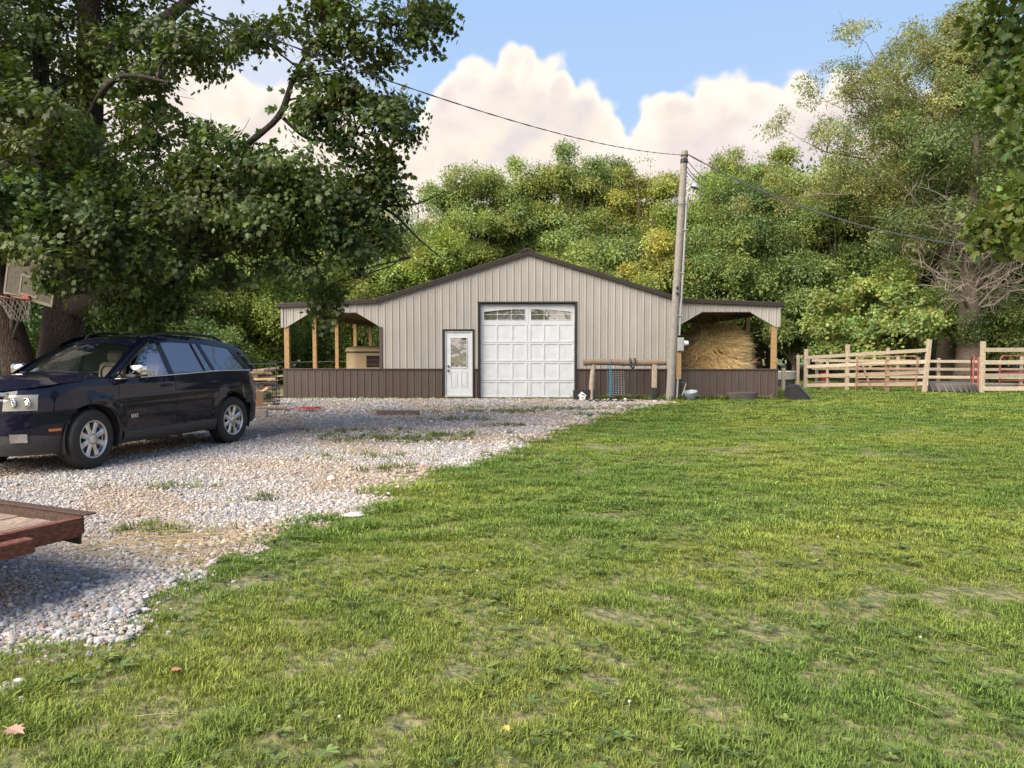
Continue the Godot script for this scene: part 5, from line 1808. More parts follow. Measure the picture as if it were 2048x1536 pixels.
func car() -> void:
	var c := thing("parked_car", "very dark navy crossover car with silver wheels parked on the gravel", "car", Vector3(-5.94, 0.0, -11.27), deg_to_rad(-106.8))
	var paint := mat(Color(0.0055, 0.0055, 0.0165), 0.45, 0.0)
	paint.clearcoat_enabled = true
	paint.clearcoat = 0.75
	paint.clearcoat_roughness = 0.04
	paint.metallic_specular = 0.15
	var clad := mat(Color(0.035, 0.034, 0.036), 0.6, 0.0, T.dirt, Vector3(2, 2, 2))
	var chrome := mat(Color(0.72, 0.72, 0.73), 0.10, 1.0)
	var tint := mat(Color(0.17, 0.195, 0.245), 0.02, 0.7)
	var clear := StandardMaterial3D.new()
	clear.transparency = BaseMaterial3D.TRANSPARENCY_ALPHA
	clear.albedo_color = Color(0.10, 0.14, 0.13, 0.30)
	clear.roughness = 0.02
	clear.metallic_specular = 0.7
	var side := clear.duplicate()
	side.albedo_color = Color(0.55, 0.60, 0.70, 0.35)
	side.metallic = 0.4
	var lens := mat(Color(0.25, 0.24, 0.195), 0.12, 0.25)
	lens.clearcoat_enabled = true
	var redlens := mat(Color(0.30, 0.05, 0.06), 0.15, 0.1)
	var amber := mat(Color(0.55, 0.16, 0.03), 0.3)
	var tyre := mat(Color(0.028, 0.027, 0.026), 0.85, 0.0, T.dirt, Vector3(3, 3, 3))
	var alloy := mat(Color(0.56, 0.56, 0.57), 0.28, 0.9)
	var liner := mat(Color(0.012, 0.012, 0.012), 0.9)
	var beige := mat(Color(0.42, 0.36, 0.28), 0.8)
	# columns of the half body from nose centre to tail centre
	var cols := []
	for k in 19: cols.append([0, (PI / 2) * k / 18.0])
	var seams := [0.97, -0.10, -1.02]
	var x := 1.46
	while x > -1.70:
		cols.append([1, x])
		x -= 0.042
	for k in 17: cols.append([2, PI / 2 * (1.0 - k / 16.0)])
	var rows_n := 25
	for s in [1.0, -1.0]:
		var pick := {"body_side": [], "rocker_cladding": []}
		for kind in ["body_side", "rocker_cladding"]:
			var rows := []
			var skip := {}
			var n := rows_n if kind == "body_side" else 7
			for i in n:
				var row := PackedVector3Array()
				for k in cols.size():
					var probe := body_point(cols[k], 0.7)
					var y0 := 0.43
					var y1 := smooth_table(car_top, probe.x)
					if kind == "rocker_cladding":
						y1 = 0.43
						y0 = lerp_table([[-2.4, 0.34], [-1.8, 0.27], [1.8, 0.25], [2.3, 0.24]], probe.x)
					elif cols[k][0] == 0:
						y0 = 0.43 + 0.05 * smoothstep(1.6, 2.2, probe.x)
					if kind == "rocker_cladding" and cols[k][0] == 0:
						y1 = 0.43 + 0.05 * smoothstep(1.6, 2.2, probe.x)
					var y := lerpf(y0, y1, i / float(n - 1))
					var p := body_point(cols[k], y)
					if kind == "rocker_cladding": p.z += 0.006 * sin(PI * i / float(n - 1))
					for ax in [AXLE, -AXLE]:
						var d := Vector2(p.x - ax, p.y - WHEEL_R)
						var R := 0.425
						if d.length() < R - 0.05:
							skip[i * cols.size() + k] = true
						elif d.length() < R:
							d = d.normalized() * R
							p = body_point(cols[k], WHEEL_R + d.y) if cols[k][0] != 1 else body_point([1, ax + d.x], WHEEL_R + d.y)
					p.z *= s
					row.append(p)
				if s < 0: row.reverse()
				rows.append(row)
			if s < 0:
				var sk := {}
				for q in skip:
					var i2: int = q / cols.size()
					sk[i2 * cols.size() + cols.size() - 1 - q % cols.size()] = true
				skip = sk
			var mb := MB.new()
			mb.sheet(rows, false, skip)
			obj(kind, mb, paint if kind == "body_side" else clad, c)
		# door seams: thin dark grooves
		for q in [[0.97, 0.45, 1.08], [-0.10, 0.45, 1.11], [-1.03, 0.80, 1.13]]:
			part(c, "door_seam", liner, func(mb: MB):
				var pr: Vector3
				for i in 13:
					var y: float = lerpf(q[1], q[2], i / 12.0)
					var xx: float = q[0] - (0.10 * pow(maxf(0.0, (y - 0.85) / 0.3), 2.0) if q[0] > 0.9 else 0.0)
					if q[0] < -1.0: xx = q[0] - 0.02
					var p := body_point([1, xx], y) + Vector3(0, 0, 0.0008)
					p.z *= s
					if i > 0: mb.beam(pr, p, 0.007, 0.003, 0.0, Vector3(0, 0, s))
					pr = p)
		part(c, "door_seam", liner, func(mb: MB):
			var pr: Vector3
			for i in 11:
				var t := i / 10.0
				var ang := lerpf(PI * 0.28, PI * 0.62, t)
				var p := body_point([1, -AXLE + 0.56 * cos(ang * 0.9) + 0.08], WHEEL_R + 0.02 + 0.52 * sin(ang * 0.75)) + Vector3(0, 0, 0.0008)
				p.z *= s
				if i > 0 and p.x > -1.06 - 0.4 * 0.0: mb.beam(pr, p, 0.006, 0.003, 0.0, Vector3(0, 0, s))
				pr = p)
		# wheel arch liners
		for ax in [AXLE, -AXLE]:
			part(c, "arch_liner", liner, func(mb: MB):
				var ra := []
				for zz in [0.955, 0.945, 0.60]:
					var row := PackedVector3Array()
					for k in 25:
						var a := lerpf(-0.35, PI + 0.35, k / 24.0)
						var R := 0.425 if zz < 0.95 else 0.430
						row.append(Vector3(ax + cos(a) * R, WHEEL_R + sin(a) * R, zz * s - 0.012 * s))
					ra.append(row)
				mb.sheet(ra)
				var pts := []
				for k in 25:
					var a := lerpf(-0.35, PI + 0.35, k / 24.0)
					pts.append(Vector3(ax + cos(a) * 0.425, WHEEL_R + sin(a) * 0.425, 0.60 * s))
				mb.face(pts, Vector3(0, 0, s)))
		# sill guard with a step
		part(c, "sill_guard", clad, func(mb: MB):
			var ra := []
			for q in [[0.30, 0.02], [0.33, 0.034], [0.405, 0.030], [0.42, 0.004]]:
				var row := PackedVector3Array()
				for k in 20:
					var xx := lerpf(0.93, -0.93, k / 19.0) if s > 0 else lerpf(-0.93, 0.93, k / 19.0)
					var p := body_point([1, xx], q[0])
					row.append(Vector3(p.x, q[0], (p.z + q[1]) * s))
				ra.append(row)
			mb.sheet(ra))
		# greenhouse: roof rail and pillars in paint, windows between them
		var top_y := func(xx: float) -> float: return smooth_table(car_roof, xx) - 0.055
		var belt := func(xx: float) -> float: return smooth_table(car_top, xx)
		part(c, "window_surround", paint, func(mb: MB):
			var ra := [PackedVector3Array(), PackedVector3Array(), PackedVector3Array()]
			for k in 50:
				var xx := lerpf(1.13, -2.24, k / 49.0) if s > 0 else lerpf(-2.24, 1.13, k / 49.0)
				var yt: float = top_y.call(xx)
				for j in 3:
					var y: float = maxf(yt - 0.045 + 0.05 * j, belt.call(xx) - 0.02)
					var p := side_glass(xx, y)
					if j == 2: p.z -= 0.014
					p.z *= s
					ra[j].append(p)
			mb.sheet(ra)
			# pillars: bottom x, top x, width
			for q in [[-0.10, -0.045, 0.10], [-1.06, -0.90, 0.075], [-2.02, -1.70, 0.17]]:
				var bx: float = q[0]
				var tx: float = q[1]
				var row0 := PackedVector3Array()
				var row1 := PackedVector3Array()
				for i in 7:
					var t := i / 6.0
					var xm := lerpf(bx, tx, t)
					var y: float = lerpf(belt.call(xm) - 0.02, top_y.call(xm) - 0.01, t)
					for e in 2:
						var p := side_glass(xm + (q[2] * 0.5 if e == 0 else -q[2] * 0.5), y) + Vector3(0, 0, 0.003)
						p.z *= s
						(row0 if (e == 0) == (s > 0) else row1).append(p)
				mb.sheet([row1, row0] if false else [row0, row1]))
		var wins := [["front_window", 0.86, 0.30, -0.05, -0.02, side], ["rear_window", -0.15, -0.09, -1.02, -0.865, tint], ["quarter_window", -1.10, -0.94, -1.94, -1.62, tint]]
		for q in wins:
			part(c, q[0], q[5], func(mb: MB):
				var ra := []
				for i in 9:
					var t := i / 8.0
					var row := PackedVector3Array()
					for k in 13:
						var f := k / 12.0 if s > 0 else 1.0 - k / 12.0
						var xa: float = lerpf(q[1], q[2], t)
						var xb: float = lerpf(q[3], q[4], t)
						var xx := lerpf(xa, xb, f)
						var y0: float = belt.call(xx) + 0.005
						var y: float = lerpf(y0, maxf(y0 + 0.004, top_y.call(xx) - 0.03), t)
						var p := side_glass(xx, y) + Vector3(0, 0, -0.006)
						p.z *= s
						row.append(p)
					ra.append(row)
				mb.sheet(ra))
		part(c, "window_divider", liner, func(mb: MB):
			mb.beam(side_glass(-0.84, 1.15) * Vector3(1, 1, s) + Vector3(0, 0, 0.002 * s), side_glass(-0.74, 1.55) * Vector3(1, 1, s) + Vector3(0, 0, 0.002 * s), 0.03, 0.01, 0.0, Vector3(0, 0, s)))
		part(c, "belt_trim", chrome, func(mb: MB):
			var p := []
			var rr := []
			for k in 30:
				var xx := lerpf(1.0, -1.98, k / 29.0)
				p.append(Vector3(xx, belt.call(xx) - 0.006, (body_point([1, xx], belt.call(xx)).z + 0.002) * s))
				rr.append(0.011)
			mb.tube(p, rr, 6))
		part(c, "roof_rail", M.black, func(mb: MB):
			mb.tube([Vector3(0.05, 1.60, 0.60 * s), Vector3(-0.05, 1.67, 0.60 * s), Vector3(-0.3, 1.70, 0.60 * s), Vector3(-0.8, 1.695, 0.60 * s), Vector3(-1.35, 1.665, 0.59 * s), Vector3(-1.58, 1.60, 0.58 * s)], [0.02, 0.024, 0.024, 0.024, 0.024, 0.018], 8))
		# mirror
		part(c, "mirror_cap", chrome, func(mb: MB):
			var rows := []
			for q in [[0.0, 0.01], [0.03, 0.075], [0.09, 0.10], [0.15, 0.105], [0.19, 0.10]]:
				var row := PackedVector3Array()
				for k in 18:
					var a: float = -TAU * k / 18.0 * s
					var cz := signf(cos(a)) * pow(absf(cos(a)), 0.55)
					var cy := signf(sin(a)) * pow(absf(sin(a)), 0.55)
					row.append(Vector3(0.80 - q[0] * 0.55 + 0.03, 1.20 + cy * q[1] * 0.78, (1.07 + cz * q[1] * 1.25) * s))
				rows.append(row)
			mb.sheet(rows, true))
		part(c, "mirror_foot", M.black, func(mb: MB):
			mb.box(Vector3(0.76, 1.115, 0.975 * s), Vector3(0.12, 0.05, 0.20), 0.015)
			mb.box(Vector3(0.745, 1.13, 1.07 * s), Vector3(0.10, 0.035, 0.22), 0.012))
		# handles
		for hx in [0.08, -0.90]:
			part(c, "door_handle", paint, func(mb: MB):
				var p := body_point([1, hx], 0.975)
				mb.tube([Vector3(hx + 0.10, 0.975, (p.z + 0.0) * s), Vector3(hx + 0.07, 0.978, (p.z + 0.035) * s), Vector3(hx - 0.07, 0.98, (p.z + 0.035) * s), Vector3(hx - 0.10, 0.98, p.z * s)], [0.014, 0.016, 0.016, 0.014], 8))
		# lamps
		part(c, "headlight", lens, func(mb: MB):
			var rows := []
			for i in 5:
				var y := lerpf(0.765, 0.945, i / 4.0)
				var row := PackedVector3Array()
				for k in 11:
					var f := k / 10.0 if s > 0 else 1.0 - k / 10.0
					var p := body_point([0, lerpf(0.46, 0.95, f)], y)
					row.append(Vector3(p.x + 0.006, y, (p.z + 0.006) * s))
				rows.append(row)
			mb.sheet(rows))
		part(c, "projector", chrome, func(mb: MB):
			var p := body_point([0, 0.80], 0.855)
			mb.lathe([[0.055, 0.0], [0.06, 0.02], [0.045, 0.022], [0.035, 0.012], [0.0, 0.02]], 18, Vector3(p.x + 0.004, 0.855, (p.z + 0.004) * s), Basis(Vector3(0, 0, 1), -PI / 2) * Basis(Vector3.RIGHT, 0.0)))
		part(c, "turn_lamp", chrome, func(mb: MB):
			var p := body_point([0, 0.60], 0.855)
			mb.lathe([[0.05, 0.0], [0.056, 0.016], [0.042, 0.018], [0.03, 0.008], [0.0, 0.012]], 18, Vector3(p.x + 0.004, 0.855, (p.z + 0.004) * s), Basis(Vector3(0, 0, 1), -PI / 2)))
		part(c, "fog_lamp", chrome, func(mb: MB):
			var rows := []
			for y in [0.40, 0.45, 0.50]:
				var row := PackedVector3Array()
				for k in 7:
					var f := k / 6.0 if s > 0 else 1.0 - k / 6.0
					var p := body_point([0, lerpf(0.55, 0.80, f)], y)
					row.append(Vector3(p.x + 0.012, y, (p.z + 0.012) * s))
				rows.append(row)
			mb.sheet(rows))
		part(c, "side_marker", amber, func(mb: MB):
			var rows := []
			for y in [0.515, 0.545]:
				var row := PackedVector3Array()
				for k in 5:
					var f := k / 4.0 if s > 0 else 1.0 - k / 4.0
					var p := body_point([0, lerpf(1.10, 1.28, f)], y)
					row.append(Vector3(p.x + 0.006, y, (p.z + 0.008) * s))
				rows.append(row)
			mb.sheet(rows))
		part(c, "tail_light", redlens, func(mb: MB):
			var rows := []
			for i in 4:
				var y := lerpf(0.88, 1.06, i / 3.0)
				var row := PackedVector3Array()
				for k in 8:
					var f := k / 7.0 if s > 0 else 1.0 - k / 7.0
					var p := body_point([2, lerpf(1.12, 0.55, f)], y)
					row.append(Vector3(p.x - 0.006, y, (p.z + 0.006) * s))
				rows.append(row)
			mb.sheet(rows))
		# wheels
		for ax in [AXLE, -AXLE]:
			var w := MeshInstance3D.new()
			w.name = "wheel"
			c.add_child(w, true)
			var tm := MB.new()
			tm.lathe([[0.235, -0.115], [0.30, -0.122], [0.352, -0.112], [0.372, -0.085], [0.375, -0.05], [0.368, -0.048], [0.368, -0.040], [0.375, -0.038], [0.375, 0.038], [0.368, 0.040], [0.368, 0.048], [0.375, 0.05], [0.372, 0.085], [0.352, 0.112], [0.30, 0.122], [0.245, 0.118], [0.232, 0.10]], 56)
			w.mesh = tm.mesh()
			w.material_override = tyre
			w.position = Vector3(ax, WHEEL_R, 0.825 * s)
			w.rotation = Vector3(PI / 2 * s, 0.0, 0.0)
			if ax > 0: w.basis = Basis(Vector3.UP, deg_to_rad(7.0)) * w.basis
			part(w, "rim", alloy, func(mb: MB):
				mb.lathe([[0.205, 0.06], [0.228, 0.085], [0.240, 0.108], [0.236, 0.116], [0.222, 0.112], [0.212, 0.092], [0.208, 0.02], [0.20, -0.08]], 48)
				for k in 8:
					var a := TAU * (k + 0.5) / 8.0
					var d := Vector3(cos(a), 0, sin(a))
					var t := Vector3(-sin(a), 0, cos(a))
					var pts := []
					for q in [[0.05, 0.036, 0.098], [0.14, 0.034, 0.094], [0.215, 0.045, 0.098]]:
						pts.append([d * q[0] - t * q[1] + Vector3(0, q[2] - 0.010, 0), d * q[0] - t * (q[1] * 0.45) + Vector3(0, q[2], 0), d * q[0] + t * (q[1] * 0.45) + Vector3(0, q[2], 0), d * q[0] + t * q[1] + Vector3(0, q[2] - 0.010, 0), d * q[0] + t * q[1] + Vector3(0, q[2] - 0.05, 0), d * q[0] - t * q[1] + Vector3(0, q[2] - 0.05, 0)])
					for i in 2:
						for j in 6:
							var j2 := (j + 1) % 6
							mb.face([pts[i][j], pts[i][j2], pts[i + 1][j2], pts[i + 1][j]], (pts[i][j] + pts[i][j2]) * 0.5 - d * 0.1 * (i + 1) - Vector3(0, 0.075, 0)))
			part(w, "hub_cap", alloy, func(mb: MB):
				mb.lathe([[0.068, 0.07], [0.066, 0.104], [0.045, 0.112], [0.0, 0.114]], 24))
			part(w, "brake_disc", M.iron, func(mb: MB):
				mb.lathe([[0.205, 0.015], [0.20, 0.02], [0.0, 0.02]], 32))
	# hood
	part(c, "hood", paint, func(mb: MB):
		var rows := []
		for i in 15:
			var xx := lerpf(2.30, 1.08, i / 14.0)
			var yb := smooth_table(car_top, xx)
			var zm := 0.9
			for k in 40:
				var p := body_point([0, PI / 2 * k / 39.0], minf(yb, 1.0))
				if p.x <= xx:
					zm = p.z
					break
			if xx < 1.5: zm = body_point([1, xx], yb).z
			var row := PackedVector3Array()
			for k in 21:
				var f := k / 10.0 - 1.0
				var rise := 0.055 * (1.0 - f * f) + 0.018 * smoothstep(0.75, 0.6, absf(f)) 
				row.append(Vector3(xx, yb - 0.004 + rise * smoothstep(2.34, 1.9, xx) + 0.03 * smoothstep(1.4, 1.1, xx) * (1.0 - f * f), zm * f))
			rows.append(row)
		mb.sheet(rows))
	# roof
	part(c, "roof", paint, func(mb: MB):
		var rows := []
		for i in 19:
			var xx := lerpf(0.40, -1.97, i / 18.0)
			var row := PackedVector3Array()
			var ye := smooth_table(car_roof, xx) - 0.055
			var zm := side_glass(xx, ye).z - 0.006
			for k in 15:
				var f := k / 7.0 - 1.0
				row.append(Vector3(xx, ye + 0.06 * (1.0 - pow(absf(f), 2.4)), zm * f))
			rows.append(row)
		mb.sheet(rows))
	part(c, "windshield", clear, func(mb: MB):
		var rows := []
		for i in 11:
			var t := i / 10.0
			var row := PackedVector3Array()
			for k in 17:
				var f := k / 8.0 - 1.0
				var xx := lerpf(1.18, 0.36, t) - 0.16 * f * f * (1.0 - 0.35 * t)
				var y := lerpf(1.135, 1.565, t) - 0.012 * f * f + 0.02 * sin(t * PI) - 0.03 * f * f * (1.0 - t)
				row.append(Vector3(xx, y, lerpf(0.82, 0.665, t) * f))
			rows.append(row)
		mb.sheet(rows))
	for s in [-1.0, 1.0]:
		part(c, "windshield_pillar", paint, func(mb: MB):
			mb.tube([Vector3(1.02, 1.09, 0.855 * s), Vector3(0.70, 1.285, 0.80 * s), Vector3(0.42, 1.45, 0.735 * s), Vector3(0.18, 1.56, 0.675 * s)], [0.042, 0.040, 0.040, 0.042], 10))
	part(c, "cowl", M.black, func(mb: MB):
		var rows := []
		for q in [[1.24, 1.115], [1.14, 1.105], [1.10, 1.08]]:
			var row := PackedVector3Array()
			for k in 13:
				var f := k / 6.0 - 1.0
				row.append(Vector3(q[0] - 0.17 * f * f, q[1] - 0.02 * f * f, 0.84 * f))
			rows.append(row)
		mb.sheet(rows))
	for q in [[0.15, 0.70], [-0.62, -0.02]]:
		part(c, "wiper", M.black, func(mb: MB):
			mb.tube([Vector3(1.15 - 0.16 * q[0] * q[0], 1.14, q[0]), Vector3(1.10 - 0.1 * q[1] * q[1], 1.165, q[1])], [0.01, 0.007], 6))
	part(c, "rear_screen", tint, func(mb: MB):
		var rows := []
		for i in 6:
			var t := i / 5.0
			var row := PackedVector3Array()
			for k in 11:
				var f := k / 5.0 - 1.0
				row.append(Vector3(lerpf(-1.97, -2.25, t) + 0.10 * f * f, lerpf(1.50, 1.12, t), lerpf(0.64, 0.80, t) * f))
			rows.append(row)
		mb.sheet(rows))
	part(c, "tailgate_top", paint, func(mb: MB):
		var rows := []
		for q in [[-1.92, 1.545, 0.66], [-2.08, 1.535, 0.64], [-2.10, 1.515, 0.63], [-1.97, 1.49, 0.64]]:
			var row := PackedVector3Array()
			for k in 9:
				var f := k / 4.0 - 1.0
				row.append(Vector3(q[0] + 0.06 * f * f, q[1] - 0.03 * f * f, q[2] * f))
			rows.append(row)
		mb.sheet(rows))
	part(c, "grille", chrome, func(mb: MB):
		mb.box(Vector3(2.355, 0.955, 0), Vector3(0.05, 0.05, 1.35), 0.015)
		for k in 14:
			mb.box(Vector3(2.375, 0.82, -0.42 + k * 0.0646), Vector3(0.02, 0.22, 0.03), 0.006)
		mb.box(Vector3(2.375, 0.64, 0), Vector3(0.02, 0.03, 0.9), 0.006))
	part(c, "underbody", liner, func(mb: MB):
		mb.box(Vector3(0, 0.36, 0), Vector3(4.3, 0.16, 1.2), 0.0)
		mb.box(Vector3(0, 0.36, 0), Vector3(1.9, 0.14, 1.78), 0.0))
	part(c, "dashboard", M.black, func(mb: MB):
		mb.box(Vector3(0.85, 1.02, 0), Vector3(0.5, 0.16, 1.5), 0.04)
		mb.box(Vector3(0.0, 0.62, 0), Vector3(2.6, 0.35, 1.55), 0.02))
	for z in [-0.38, 0.38]:
		for q in [[0.0, 0.92], [-0.95, 0.92]]:
			part(c, "seat", beige, func(mb: MB):
				mb.box(Vector3(q[0] - 0.22, 1.0, z), Vector3(0.16, 0.55, 0.46), 0.05, Basis(Vector3(0, 0, 1), 0.2))
				mb.box(Vector3(q[0] - 0.30, 1.36, z), Vector3(0.10, 0.17, 0.27), 0.04)
				mb.box(Vector3(q[0] + 0.05, 0.80, z), Vector3(0.5, 0.14, 0.48), 0.04))
	part(c, "steering_wheel", M.black, func(mb: MB):
		var p := []
		var rr := []
		for k in 25:
			var a := TAU * k / 24.0
			p.append(Vector3(0.52 + cos(a) * 0.07, 1.08 + cos(a) * 0.17, -0.38 + sin(a) * 0.18))
			rr.append(0.014)
		mb.tube(p, rr, 6, false))
	# model letters on the front doors
	var tx := TextMesh.new()
	tx.text = "MKX"
	var fnt := SystemFont.new()
	fnt.font_names = PackedStringArray(["Droid Sans"])
	tx.font = fnt
	tx.font_size = 32
	tx.pixel_size = 0.0021
	tx.depth = 0.004
	var lt := obj_mesh("badge_lettering", tx, mat(Color(0.60, 0.60, 0.61), 0.35), c)
	lt.position = Vector3(0.72, 0.60, -body_point([1, 0.72], 0.60).z - 0.004)
	lt.rotation = Vector3(0, PI, 0)

	for ch in c.get_children():
		if String(ch.name).begins_with("wheel"):
			ch.basis = ch.basis.scaled(Vector3.ONE * 1.04)
			ch.position.y = WHEEL_R * 1.04
		else:
			ch.scale.y = 1.065
			ch.position.y *= 1.065

